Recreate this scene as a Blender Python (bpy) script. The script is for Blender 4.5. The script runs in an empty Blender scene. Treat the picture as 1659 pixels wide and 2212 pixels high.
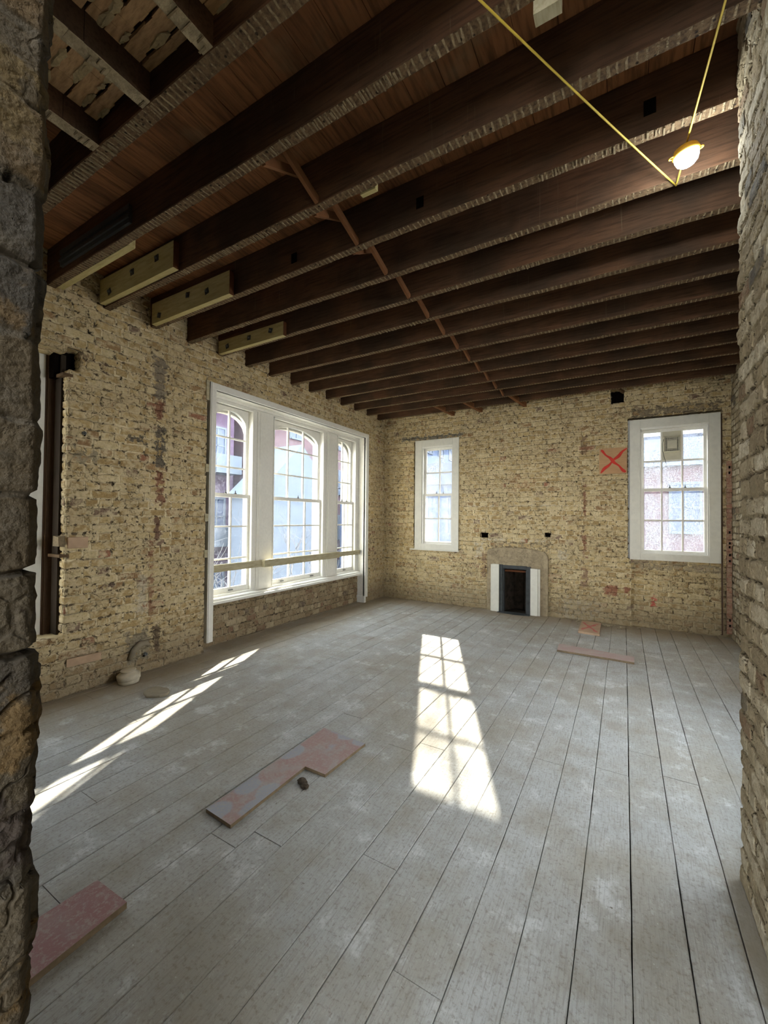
import bpy, bmesh, math, random
import numpy as np
from mathutils import Vector, Matrix
random.seed(7)
rng = np.random.default_rng(5)
SC = bpy.context.scene
COL = SC.collection
MAPL = lambda a, d, z: (-4.0 - d, a, z)          # left wall: a along Y, d outward
MAPE = lambda a, d, z: (a, 6.85 + d, z)          # end wall: a along X, d outward
MAPI = lambda a, d, z: (a, d, z)

# ------------------------------------------------------------------ nodes
class NT:
    def __init__(s, name, disp=None):
        s.m = bpy.data.materials.new(name); s.m.use_nodes = True
        s.t = s.m.node_tree; s.t.nodes.clear()
        s.out = s.t.nodes.new('ShaderNodeOutputMaterial')
        if disp: s.m.displacement_method = disp
    def n(s, typ, **kw):
        nd = s.t.nodes.new(typ)
        for k, v in kw.items(): setattr(nd, k, v)
        return nd
    def lk(s, a, b): s.t.links.new(a, b)
    def put(s, sock, v):
        if isinstance(v, bpy.types.NodeSocket): s.lk(v, sock)
        elif isinstance(v, (tuple, list)):
            sock.default_value = (*v, 1.0) if len(v) == 3 and sock.type == 'RGBA' else v
        else: sock.default_value = v
    def math(s, op, a, b=0.0, c=None, clamp=False):
        nd = s.n('ShaderNodeMath', operation=op, use_clamp=clamp)
        s.put(nd.inputs[0], a); s.put(nd.inputs[1], b)
        if c is not None: s.put(nd.inputs[2], c)
        return nd.outputs[0]
    def mix(s, f, a, b, blend='MIX'):
        nd = s.n('ShaderNodeMix', data_type='RGBA', blend_type=blend)
        s.put(nd.inputs[0], f); s.put(nd.inputs[6], a); s.put(nd.inputs[7], b)
        return nd.outputs[2]
    def step(s, x, lo, hi, a=0.0, b=1.0):
        nd = s.n('ShaderNodeMapRange', interpolation_type='SMOOTHSTEP')
        s.put(nd.inputs[0], x); s.put(nd.inputs[1], lo); s.put(nd.inputs[2], hi)
        s.put(nd.inputs[3], a); s.put(nd.inputs[4], b)
        return nd.outputs[0]
    def noise(s, vec, scale, detail=4, rough=.6, color=False, dist=0.0):
        nd = s.n('ShaderNodeTexNoise'); s.put(nd.inputs['Vector'], vec)
        nd.inputs['Scale'].default_value = scale; nd.inputs['Detail'].default_value = detail
        nd.inputs['Roughness'].default_value = rough; nd.inputs['Distortion'].default_value = dist
        return nd.outputs['Color' if color else 'Fac']
    def vm(s, op, a, b=(0, 0, 0)):
        nd = s.n('ShaderNodeVectorMath', operation=op); s.put(nd.inputs[0], a)
        if op == 'SCALE': s.put(nd.inputs[3], b)
        else: s.put(nd.inputs[1], b)
        return nd.outputs[0]
    def sep(s, v):
        nd = s.n('ShaderNodeSeparateXYZ'); s.put(nd.inputs[0], v); return nd.outputs
    def comb(s, x, y, z=0.0):
        nd = s.n('ShaderNodeCombineXYZ')
        for i, q in enumerate((x, y, z)): s.put(nd.inputs[i], q)
        return nd.outputs[0]
    def bsdf(s, col, rough=.85, spec=.2, bump=None, bstr=.4, bdist=.01, metal=0.0):
        b = s.n('ShaderNodeBsdfPrincipled')
        s.put(b.inputs['Base Color'], col); s.put(b.inputs['Roughness'], rough)
        b.inputs['Specular IOR Level'].default_value = spec; b.inputs['Metallic'].default_value = metal
        if bump is not None:
            nb = s.n('ShaderNodeBump'); nb.inputs['Strength'].default_value = bstr
            nb.inputs['Distance'].default_value = bdist
            s.put(nb.inputs['Height'], bump); s.lk(nb.outputs[0], b.inputs['Normal'])
        s.lk(b.outputs[0], s.out.inputs['Surface'])
        return b

def S(r, g, b):   # sRGB 0-255 -> linear
    return tuple(((c / 255) / 12.92 if c / 255 <= .04045 else ((c / 255 + .055) / 1.055) ** 2.4) for c in (r, g, b))

def brick_mat(name, cols, mortar, pit, L=.225, H=.075, off=0.0, smear=.5, amp=1.0, dirt=None, attr=False, pitamt=.5, rough=1.0, seed=0.0, jw=(.003, .013), relief=.006, crack=.9, ns=1.0):
    t = NT(name, 'BOTH')
    uv = t.n('ShaderNodeUVMap').outputs[0]
    uv = t.vm('ADD', uv, (seed, off, 0))
    wob = t.vm('SUBTRACT', t.noise(uv, 9, 2, .6, True), (.5, .5, .5))
    wob2 = t.vm('SUBTRACT', t.noise(uv, 38, 1, .6, True), (.5, .5, .5))
    p = t.vm('ADD', uv, t.vm('ADD', t.vm('SCALE', wob, .030), t.vm('SCALE', wob2, .010)))
    sx = t.sep(p)
    row = t.math('FLOOR', t.math('DIVIDE', sx[1], H))
    par = t.math('FLOORED_MODULO', row, 2.0)
    w = t.math('SUBTRACT', L, t.math('MULTIPLY', par, L / 2))
    uu = t.math('DIVIDE', t.math('ADD', sx[0], t.math('MULTIPLY', par, L / 4)), w)
    cell = t.math('FLOOR', uu)
    fx = t.math('MULTIPLY', t.math('FRACT', uu), w)
    fy = t.math('MULTIPLY', t.math('FRACT', t.math('DIVIDE', sx[1], H)), H)
    dx = t.math('MINIMUM', fx, t.math('SUBTRACT', w, fx))
    dy = t.math('MINIMUM', fy, t.math('SUBTRACT', H, fy))
    d = t.math('MINIMUM', dx, dy)
    m = t.step(d, *jw)
    wn = t.n('ShaderNodeTexWhiteNoise', noise_dimensions='3D')
    t.put(wn.inputs['Vector'], t.comb(cell, row, par))
    rv = wn.outputs['Value']; rc = t.sep(wn.outputs['Color'])
    cr = t.n('ShaderNodeValToRGB'); cr.color_ramp.interpolation = 'CONSTANT'
    els = cr.color_ramp.elements
    tot = sum(q[1] for q in cols); acc = 0
    for i, (c, q) in enumerate(cols):
        e = els[0] if i == 0 else (els[1] if i == 1 else els.new(acc))
        e.position = acc; e.color = (*c, 1); acc += q / tot
    if len(cols) == 1: els[1].color = els[0].color
    t.put(cr.inputs[0], rv)
    bc = cr.outputs[0]
    n1 = t.noise(uv, 14, 4, .65)
    n2 = t.noise(uv, 60 * ns, 3 if ns > 1 else 2, .6)
    n3 = t.noise(uv, 2.2, 3, .6)
    n4 = t.noise(uv, 26 * ns, 4 if ns > 1 else 3, .7, dist=.6)
    bc = t.mix(t.step(n2, .3, .75), bc, t.mix(1.0, bc, (.72, .70, .66), 'MULTIPLY'))
    sm = t.math('MULTIPLY', t.step(t.math('ADD', n1, t.math('MULTIPLY', n3, .4)), .60, .78), smear)
    mort = t.mix(t.step(n4, .35, .7), mortar, tuple(c * .78 for c in mortar))
    bm_ = t.math('MULTIPLY', m, t.math('SUBTRACT', 1.0, sm))
    col = t.mix(bm_, mort, bc)
    # open joints, chips and holes
    pz = t.math('ADD', n4, t.math('MULTIPLY', t.math('SUBTRACT', 1.0, m), .12))
    pm = t.step(pz, .70 - .1 * pitamt, .78 - .1 * pitamt)
    crk = t.math('MULTIPLY', t.step(t.math('ABSOLUTE', t.math('SUBTRACT', t.noise(uv, 7, 3, .6), .5)), .012, .002),
                 t.step(n3, .45, .6))
    jn = t.math('MULTIPLY', t.math('MULTIPLY', t.step(dy, .0045, .001), t.step(t.noise(uv, 5, 2, .5), .50, .62)), crack)
    dark = t.math('MAXIMUM', pm, t.math('MAXIMUM', t.math('MULTIPLY', crk, .6), jn))
    col = t.mix(t.math('MULTIPLY', dark, .8), col, pit)
    col = t.mix(t.step(n3, .3, .8), col, t.mix(1.0, col, (.80, .77, .72), 'MULTIPLY'))
    if dirt is not None:
        dz = t.math('ADD', t.sep(uv)[1], t.math('MULTIPLY', t.math('SUBTRACT', n3, .5), .5))
        col = t.mix(t.step(dz, .55, .05 , 0.0, .65), col, dirt)
    if attr:
        at = t.n('ShaderNodeAttribute', attribute_name='patch')
        am = t.math('MULTIPLY', t.step(t.math('ADD', at.outputs['Alpha'], t.math('MULTIPLY', t.math('SUBTRACT', t.math('ADD', n1, t.math('MULTIPLY', n4, .5)), .75), 3.2)), .42, .85), .85)
        col = t.mix(am, col, t.mix(t.step(n2, .3, .7), at.outputs['Color'], t.mix(1.0, at.outputs['Color'], (.7, .7, .7), 'MULTIPLY')))
    h = t.math('MULTIPLY', m, relief)
    h = t.math('ADD', h, t.math('MULTIPLY', rc[1], .006))
    h = t.math('ADD', h, t.math('MULTIPLY', n1, .014 * rough))
    h = t.math('ADD', h, t.math('MULTIPLY', n2, .004 * rough))
    h = t.math('ADD', h, t.math('MULTIPLY', n3, .015))
    h = t.math('SUBTRACT', h, t.math('MULTIPLY', dark, .012))
    h = t.math('MULTIPLY', t.math('SUBTRACT', h, .022), amp)
    t.bsdf(col, .95, .1)
    dn = t.n('ShaderNodeDisplacement'); dn.inputs['Midlevel'].default_value = 0; dn.inputs['Scale'].default_value = 1
    t.put(dn.inputs['Height'], h); t.lk(dn.outputs[0], t.out.inputs['Displacement'])
    return t.m

STOCK = [(S(196, 173, 126), 6), (S(184, 160, 114), 6), (S(172, 147, 102), 4), (S(208, 190, 148), 3.5), (S(164, 135, 98), 1.6), (S(156, 126, 92), .8), (S(138, 116, 98), .7), (S(156, 112, 88), .22)]
M = {}
M['brick'] = brick_mat('stock_brick', STOCK, S(222, 206, 168), S(66, 50, 36), smear=.75, dirt=S(136, 120, 98), attr=True, pitamt=.6, amp=1.15, crack=.4)
M['brick_end'] = brick_mat('stock_brick_end', STOCK, S(224, 208, 168), S(76, 56, 38), smear=.75, dirt=S(138, 124, 100), attr=True, pitamt=.5, amp=1.15, crack=.4, seed=3.3)
M['brick_apron'] = brick_mat('apron_brick', [(S(168, 150, 122), 4), (S(150, 130, 102), 4), (S(188, 172, 142), 3), (S(140, 112, 92), 1), (S(120, 106, 92), 1)], S(165, 150, 122), S(70, 58, 46), L=.16, H=.085, smear=.45, pitamt=.6, seed=9.1)
M['brick_right'] = brick_mat('rough_brick', [(S(200, 190, 166), 4), (S(184, 172, 146), 4), (S(166, 152, 124), 4), (S(148, 134, 108), 3), (S(128, 104, 82), .8), (S(100, 94, 84), .6)], S(140, 127, 101), S(60, 50, 38), smear=.5, amp=1.2, pitamt=.6, jw=(.005, .014), relief=.004, rough=.9, crack=.5, H=.08, seed=5.7)
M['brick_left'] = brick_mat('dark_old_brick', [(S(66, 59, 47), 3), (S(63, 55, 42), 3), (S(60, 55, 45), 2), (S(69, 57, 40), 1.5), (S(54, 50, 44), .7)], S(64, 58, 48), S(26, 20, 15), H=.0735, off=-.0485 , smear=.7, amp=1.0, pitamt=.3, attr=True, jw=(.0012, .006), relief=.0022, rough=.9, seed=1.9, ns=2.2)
M['brick_dark'] = brick_mat('shaded_slot_brick', [(S(60, 50, 42), 1), (S(48, 42, 38), 1)], S(64, 56, 48), S(18, 15, 13), pitamt=.5)  # dark tones carry the shade of the slot by the left post

def simple(name, col, rough=.6, spec=.3, var=.12, scale=20, bump=.3, stretch=(1, 1, 1), col2=None, metal=0.0, bd=.004):
    t = NT(name)
    tc = t.n('ShaderNodeTexCoord').outputs['Object']
    v = t.vm('MULTIPLY', tc, stretch)
    n = t.noise(v, scale, 5, .6); n2 = t.noise(v, scale * .17, 3, .55)
    c2 = col2 if col2 else tuple(c * (1 - var * 2.2) for c in col)
    c = t.mix(t.step(n, .35, .75), col, c2)
    c = t.mix(t.step(n2, .35, .7, 0.0, .5), c, c2)
    t.bsdf(c, rough, spec, bump=n, bstr=bump, bdist=bd, metal=metal)
    return t.m
M['white'] = simple('aged_white_paint', S(232, 230, 220), .45, .35, .04, 30, .12)
M['white_end'] = simple('chalky_white_paint', S(222, 220, 206), .5, .3, .05, 18, .15)
M['stone_white'] = simple('white_stone_render', S(225, 218, 200), .8, .2, .05, 12, .2)
M['cement'] = simple('cement_render', S(176, 160, 130), .95, .1, .2, 22, 1.0, bd=.015)
M['slate'] = simple('dark_iron', S(70, 74, 74), .6, .3, .2, 18, .2)
M['soot'] = simple('soot', S(62, 54, 46), .95, .05, .3, 12, .5)
M['newwood'] = simple('new_pine', S(190, 178, 128), .7, .2, .07, 9, .1, (1, 6, 6), S(168, 152, 100))
M['endgrain'] = simple('stained_end_grain', S(96, 60, 38), .8, .1, .1, 30, .2)
M['batten'] = simple('pale_batten', S(186, 178, 148), .7, .2, .07, 9, .15, (6, 1, 6), S(160, 150, 118))
M['oldwood'] = simple('weathered_wood', S(104, 84, 62), .85, .1, .15, 16, .4, (8, 8, 1))
M['strut'] = simple('brown_strut', S(128, 88, 58), .8, .1, .1, 20, .3)
M['steel'] = simple('galvanised_steel', S(120, 122, 120), .4, .5, .1, 30, .1, metal=.7)
M['dsteel'] = simple('dull_steel', S(70, 72, 70), .5, .4, .15, 30, .2, metal=.4)
M['yellow'] = simple('yellow_cable', S(214, 186, 74), .5, .3, .04, 40, .05)
M['yellowp'] = simple('yellow_plastic', S(214, 160, 50), .5, .4, .04, 40, .05)
M['plastic'] = simple('cream_plastic', S(205, 200, 176), .5, .4, .05, 20, .05)
M['void'] = simple('dark_void', S(20, 16, 13), 1.0, 0.0, .2, 5, .2)
M['pot'] = simple('pale_ceramic', S(206, 196, 172), .6, .3, .1, 22, .3)
M['stoneslab'] = simple('dusty_stone', S(150, 140, 120), .95, .1, .08, 20, .5)
M['rubble'] = simple('rubble', S(170, 158, 132), .95, .1, .15, 40, .8)
M['clod'] = simple('dark_clod', S(82, 72, 60), .95, .1, .2, 60, .9)
M['redchase'] = simple('red_perforated_brick', S(150, 100, 82), .95, .1, .2, 40, .9, col2=S(176, 156, 130), bd=.01)
M['plaster'] = simple('plaster_nib', S(138, 122, 96), .95, .1, .15, 50, .6)
M['lump'] = simple('plaster_lump', S(188, 168, 128), .95, .1, .15, 40, .6)
M['lath'] = simple('rough_lath', S(196, 160, 118), .9, .1, .25, 14, .8, (1, 5, 5), S(150, 118, 84))
M['post'] = simple('dark_timber_post', S(88, 68, 52), .8, .15, .15, 14, .4, (6, 6, 1))

# old joist timber: dark brown, grainy, plaster streaks near the bottom edge
t = NT('old_joist_timber')
tc = t.n('ShaderNodeTexCoord').outputs['Object']
oi = t.n('ShaderNodeObjectInfo').outputs['Random']
tv = t.vm('ADD', tc, t.comb(t.math('MULTIPLY', oi, 31.0), 0, 0))
g = t.noise(t.vm('MULTIPLY', tv, (.8, 12, 12)), 6, 5, .6)
b = t.noise(tv, 1.3, 4, .6)
c = t.mix(t.step(b, .35, .65), S(98, 70, 50), S(68, 54, 42))
c = t.mix(t.step(g, .4, .75, 0, .6), c, S(44, 32, 24))
st = t.noise(t.vm('MULTIPLY', tv, (22, 1, .8)), 2.2, 4, .7)
c = t.mix(t.math('MULTIPLY', t.step(st, .60, .74), t.step(t.noise(tv, 1.7, 2), .48, .6, 0, .55)), c, S(120, 106, 84))
t.bsdf(c, .9, .12, bump=g, bstr=.4, bdist=.004); M['joist'] = t.m
# underside of joists: alternating plaster keys of the removed laths
t = NT('lath_marked_underside')
tc = t.n('ShaderNodeTexCoord').outputs['Object']
sx = t.sep(tc)
oi = t.n('ShaderNodeObjectInfo').outputs['Random']
w = t.math('MULTIPLY', t.math('SUBTRACT', t.noise(tc, 16, 2), .5), .018)
f = t.math('FRACT', t.math('DIVIDE', t.math('ADD', sx[0], w), .034))
n = t.noise(tc, 45, 4, .65)
lo = t.noise(t.vm('MULTIPLY', tc, (1, .2, .2)), 2.5, 2)
k = t.math('MULTIPLY', t.step(t.math('ABSOLUTE', t.math('SUBTRACT', f, .5)), .20, .06), t.step(t.math('ADD', n, t.math('MULTIPLY', lo, .7)), .68, 1.0))
c = t.mix(t.step(n, .35, .7), S(112, 92, 68), S(72, 56, 42))
c = t.mix(t.math('MULTIPLY', k, .75), c, S(172, 154, 122))
vo = t.n('ShaderNodeTexVoronoi', feature='F1'); t.put(vo.inputs['Vector'], tc); vo.inputs['Scale'].default_value = 26
c = t.mix(t.step(vo.outputs['Distance'], .22, .12, 0, .9), c, S(34, 26, 20))
t.bsdf(c, .95, .1, bump=t.math('ADD', k, n), bstr=.7, bdist=.006); M['under'] = t.m
# floorboards above
t = NT('ceiling_boards')
tc = t.n('ShaderNodeTexCoord').outputs['Object']
g = t.noise(t.vm('MULTIPLY', tc, (9, .9, 1)), 5, 5, .6)
sx = t.sep(tc)
wn = t.n('ShaderNodeTexWhiteNoise', noise_dimensions='1D'); t.put(wn.inputs['W'], t.math('FLOOR', t.math('DIVIDE', sx[0], .172)))
c = t.mix(wn.outputs['Value'], S(158, 108, 72), S(124, 84, 58))
c = t.mix(t.step(g, .4, .7, 0, .6), c, S(66, 46, 32))
c = t.mix(t.step(t.noise(tc, 2.3, 4, .6), .55, .75, 0, .5), c, S(140, 120, 92))
t.bsdf(c, .9, .1, bump=g, bstr=.3, bdist=.003); M['cboard'] = t.m

# floor
t = NT('dusty_floorboards')
tc = t.n('ShaderNodeTexCoord').outputs['Object']
sx = t.sep(tc)
bid = t.math('FLOOR', t.math('DIVIDE', t.math('SUBTRACT', sx[0], .0235), .172))
wn = t.n('ShaderNodeTexWhiteNoise', noise_dimensions='1D'); t.put(wn.inputs['W'], bid)
pv = t.vm('ADD', tc, t.comb(0, t.math('MULTIPLY', wn.outputs['Value'], 20.0), 0))
g = t.noise(t.vm('MULTIPLY', pv, (26, 1.6, 1)), 6, 5, .65)
big = t.noise(tc, .9, 5, .6); mid = t.noise(tc, 4.5, 6, .68); fine = t.noise(tc, 62, 4, .75)
c = t.mix(wn.outputs['Value'], S(176, 176, 170), S(164, 163, 156))
c = t.mix(t.step(big, .42, .62, 0, .7), c, S(158, 150, 134))
c = t.mix(t.step(mid, .46, .70, 0, .6), c, S(148, 140, 124))
c = t.mix(t.step(mid, .46, .32, 0, .7), c, S(204, 205, 200))
c = t.mix(t.step(g, .46, .68, 0, .5), c, S(134, 128, 118))
c = t.mix(t.step(fine, .50, .68, 0, .55), c, S(120, 112, 98))
c = t.mix(t.step(fine, .36, .28, 0, .5), c, S(220, 218, 210))
sp = t.noise(tc, 17, 3, .75)
c = t.mix(t.math('MULTIPLY', t.step(sp, .70, .76), .8), c, S(92, 80, 64))
# brown dirt gathered along the walls
ex = t.math('MINIMUM', t.math('ADD', sx[0], 4.0), t.math('SUBTRACT', 6.85, sx[1]))
ed = t.math('ADD', ex, t.math('MULTIPLY', t.math('SUBTRACT', big, .5), .9))
c = t.mix(t.step(ed, .75, .1, 0, .75), c, S(150, 134, 108))
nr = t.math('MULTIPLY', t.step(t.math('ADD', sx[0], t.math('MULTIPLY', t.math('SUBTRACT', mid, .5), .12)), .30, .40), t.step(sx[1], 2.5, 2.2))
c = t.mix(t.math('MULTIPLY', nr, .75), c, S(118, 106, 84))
t.bsdf(c, .82, .25, bump=t.math('ADD', g, t.math('MULTIPLY', fine, .7)), bstr=.45, bdist=.004); M['floor'] = t.m

def paint_board(name, base, red, kind):
    t = NT(name)
    tc = t.n('ShaderNodeTexCoord').outputs['Object']; sx = t.sep(tc)
    n = t.noise(tc, 9, 5, .65); n2 = t.noise(tc, 60, 4, .7); g = t.noise(t.vm('MULTIPLY', tc, (1, 8, 1)) , 8, 4)
    c = t.mix(t.step(g, .4, .7, 0, .4), base, tuple(q * .8 for q in base))
    if kind == 'L':
        c = t.mix(t.step(n, .36, .56, 0, .85), c, red)
        vo = t.n('ShaderNodeTexVoronoi', feature='F1'); t.put(vo.inputs['Vector'], t.vm('MULTIPLY', t.vm('ADD', tc, (.05, .02, 0)), (1, .75, 1))); vo.inputs['Scale'].default_value = 6.0
        c = t.mix(t.step(t.math('ADD', vo.outputs['Distance'], t.math('MULTIPLY', n, .25)), .58, .50, 0, .85), c, S(150, 155, 162))
    elif kind == 'R':
        c = t.mix(t.step(n, .34, .6, .25, .95), c, red)
    elif kind == 'X':
        # two sprayed strokes, corner to corner (object space is -1..1 in x,z)
        w = t.math('MULTIPLY', t.math('SUBTRACT', n, .5), .10)
        a = t.math('ABSOLUTE', t.math('ADD', t.math('SUBTRACT', sx[0], sx[2]), w))
        b2 = t.math('ABSOLUTE', t.math('ADD', t.math('ADD', sx[0], sx[2]), w))
        dd = t.math('MINIMUM', a, b2)
        c = t.mix(t.step(dd, .030, .018), c, red)
    c = t.mix(t.step(n2, .46, .64, .12, .6), c, S(168, 160, 146))
    t.bsdf(c, .85, .15, bump=n2, bstr=.2, bdist=.002)
    return t.m
M['bL'] = paint_board('faded_red_board', S(160, 146, 140), S(158, 124, 120), 'L')
M['bR'] = paint_board('red_board', S(152, 128, 122), S(146, 102, 100), 'R')
M['bP'] = paint_board('pink_board', S(176, 162, 152), S(170, 142, 136), 'R')
M['bedge'] = simple('sawn_edge', S(134, 116, 92), .9, .1, .15, 40, .3)
M['ply'] = simple('plywood', S(190, 152, 112), .8, .2, .08, 8, .15, (1, 1, 7))
M['ply2'] = simple('dusty_plywood', S(188, 160, 132), .85, .1, .08, 14, .15)
M['redpaint'] = simple('red_spray', S(206, 62, 50), .7, .2, .08, 50, .1)
M['redpaint2'] = simple('faded_red_spray', S(196, 120, 110), .8, .1, .08, 50, .1)

def glass_mat(name, lo, hi, scale, seed, tint):
    t = NT(name)
    tc = t.vm('ADD', t.n('ShaderNodeTexCoord').outputs['Object'], (seed, seed, 0))
    n = t.noise(tc, scale, 5, .75); b = t.noise(tc, 3, 3, .6)
    f = t.step(t.math('ADD', t.math('MULTIPLY', n, .7), t.math('MULTIPLY', b, .5)), .46, .74, lo, hi)
    tr = t.n('ShaderNodeBsdfTransparent'); tr.inputs[0].default_value = (.95, .975, 1, 1)
    tl = t.n('ShaderNodeBsdfTranslucent'); spk = t.step(t.noise(tc, scale * 1.6, 3, .8), .38, .62); t.put(tl.inputs[0], t.mix(spk, tuple(q * .25 for q in tint[:3]), tuple(min(1, q * 1.35) for q in tint[:3])))
    df = t.n('ShaderNodeBsdfDiffuse'); df.inputs[0].default_value = (.16, .17, .18, 1)
    m1 = t.n('ShaderNodeMixShader'); m1.inputs[0].default_value = .3; t.lk(tl.outputs[0], m1.inputs[1]); t.lk(df.outputs[0], m1.inputs[2])
    m2 = t.n('ShaderNodeMixShader'); t.put(m2.inputs[0], f); t.lk(tr.outputs[0], m2.inputs[1]); t.lk(m1.outputs[0], m2.inputs[2])
    gl = t.n('ShaderNodeBsdfGlossy'); gl.inputs['Roughness'].default_value = .06
    m3 = t.n('ShaderNodeMixShader'); m3.inputs[0].default_value = .04; t.lk(m2.outputs[0], m3.inputs[1]); t.lk(gl.outputs[0], m3.inputs[2])
    t.lk(m3.outputs[0], t.out.inputs['Surface'])
    return t.m
M['glass1'] = glass_mat('window_glass', .02, .16, 30, 0, (.30, .34, .40, 1))
M['glass2'] = glass_mat('grimy_glass', .22, .74, 60, 4, (.125, .145, .175, 1))

# ------------------------------------------------------------------ mesh helpers
def link(name, me, mats=(), parent=None, loc=None):
    o = bpy.data.objects.new(name, me); COL.objects.link(o)
    for m in mats: me.materials.append(m)
    if parent is not None: o.parent = parent
    if loc is not None: o.location = loc
    return o
def tag(o, label=None, cat=None, group=None, kind=None):
    for k, v in (('label', label), ('category', cat), ('group', group), ('kind', kind)):
        if v: o[k] = v
    return o
def empty(name, loc=(0, 0, 0), **kw):
    o = bpy.data.objects.new(name, None); COL.objects.link(o); o.location = loc; o.empty_display_size = .1
    return tag(o, **kw)
class MB:
    """collects shapes; build() links them as one mesh object, origin-shifted to the parent's location"""
    def __init__(s): s.bm = bmesh.new()
    def box(s, a0, a1, d0, d1, z0, z1, mp=MAPI, mi=0, jit=0.0):
        vs = [s.bm.verts.new(mp(a + random.uniform(-jit, jit), d + random.uniform(-jit, jit), z + random.uniform(-jit, jit))) for a in (a0, a1) for d in (d0, d1) for z in (z0, z1)]
        for f in ((0, 1, 3, 2), (4, 6, 7, 5), (0, 4, 5, 1), (2, 3, 7, 6), (0, 2, 6, 4), (1, 5, 7, 3)):
            fc = s.bm.faces.new([vs[i] for i in f]); fc.material_index = mi
        return s
    def quad(s, pts, mi=0):
        f = s.bm.faces.new([s.bm.verts.new(p) for p in pts]); f.material_index = mi
    def beam(s, p0, p1, w, h, up=(0, 0, 1), mi=0):
        p0, p1 = Vector(p0), Vector(p1); d = (p1 - p0).normalized()
        sd = d.cross(Vector(up)).normalized(); u = sd.cross(d)
        vs = [s.bm.verts.new(p + sd * a * w / 2 + u * b * h / 2) for p in (p0, p1) for a in (-1, 1) for b in (-1, 1)]
        for f in ((0, 1, 3, 2), (4, 6, 7, 5), (0, 4, 5, 1), (2, 3, 7, 6), (0, 2, 6, 4), (1, 5, 7, 3)):
            fc = s.bm.faces.new([vs[i] for i in f]); fc.material_index = mi
        return s
    def prism(s, poly, z0, z1, mp=lambda x, y, z: (x, y, z), mi=0, mside=None):
        a = [s.bm.verts.new(mp(x, y, z0)) for x, y in poly]; b = [s.bm.verts.new(mp(x, y, z1)) for x, y in poly]
        f = s.bm.faces.new(b); f.material_index = mi
        f = s.bm.faces.new(a[::-1]); f.material_index = mi
        n = len(poly)
        for i in range(n):
            f = s.bm.faces.new((a[i], a[(i + 1) % n], b[(i + 1) % n], b[i])); f.material_index = mi if mside is None else mside
        return s
    def tube(s, pts, r, seg=8, mi=0, closed=False):
        pts = [Vector(p) for p in pts]; rings = []
        for i, p in enumerate(pts):
            d = (pts[min(i + 1, len(pts) - 1)] - pts[max(i - 1, 0)]).normalized()
            u = d.cross(Vector((0.13, .2, 1))).normalized(); v = d.cross(u)
            rr = r[i] if isinstance(r, (list, tuple)) else r
            rings.append([s.bm.verts.new(p + (u * math.cos(2 * math.pi * k / seg) + v * math.sin(2 * math.pi * k / seg)) * rr) for k in range(seg)])
        for i in range(len(rings) - 1):
            for k in range(seg):
                f = s.bm.faces.new((rings[i][k], rings[i][(k + 1) % seg], rings[i + 1][(k + 1) % seg], rings[i + 1][k])); f.material_index = mi; f.smooth = True
        for rg in (rings[0], rings[-1]): s.bm.faces.new(rg).material_index = mi
        return s
    def lathe(s, prof, mat=None, seg=24, mi=0):
        mat = mat or Matrix()
        rings = [[s.bm.verts.new(mat @ Vector((r * math.cos(2 * math.pi * k / seg), r * math.sin(2 * math.pi * k / seg), z))) for k in range(seg)] for r, z in prof]
        for i in range(len(rings) - 1):
            for k in range(seg):
                f = s.bm.faces.new((rings[i][k], rings[i][(k + 1) % seg], rings[i + 1][(k + 1) % seg], rings[i + 1][k])); f.smooth = True; f.material_index = mi
        for rg in (rings[0], rings[-1]): s.bm.faces.new(rg).material_index = mi
        return s
    def build(s, name, mats, parent=None, bevel=0.0, loc=None):
        bmesh.ops.recalc_face_normals(s.bm, faces=s.bm.faces)
        if bevel:
            bmesh.ops.bevel(s.bm, geom=[e for e in s.bm.edges if len(e.link_faces) == 2 and e.calc_face_angle(0) > .6], offset=bevel, segments=1, affect='EDGES', clamp_overlap=True)
        me = bpy.data.meshes.new(name)
        off = Vector((0, 0, 0))
        if parent is not None:
            q = parent
            while q is not None: off += q.location; q = q.parent
        elif loc is not None: off = Vector(loc)
        bmesh.ops.translate(s.bm, vec=-off, verts=s.bm.verts)
        s.bm.to_mesh(me); s.bm.free()
        o = link(name, me, mats if isinstance(mats, (list, tuple)) else [mats], parent)
        if parent is None and loc is not None: o.location = loc
        return o

def lines(lo, hi, step, marks=()):
    ks = sorted(set([lo, hi] + [m for m in marks if lo < m < hi])); out = []
    for a, b in zip(ks[:-1], ks[1:]):
        n = max(1, int(round((b - a) / step))); out += [a + (b - a) * i / n for i in range(n)]
    return np.array(out + [hi])

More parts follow.
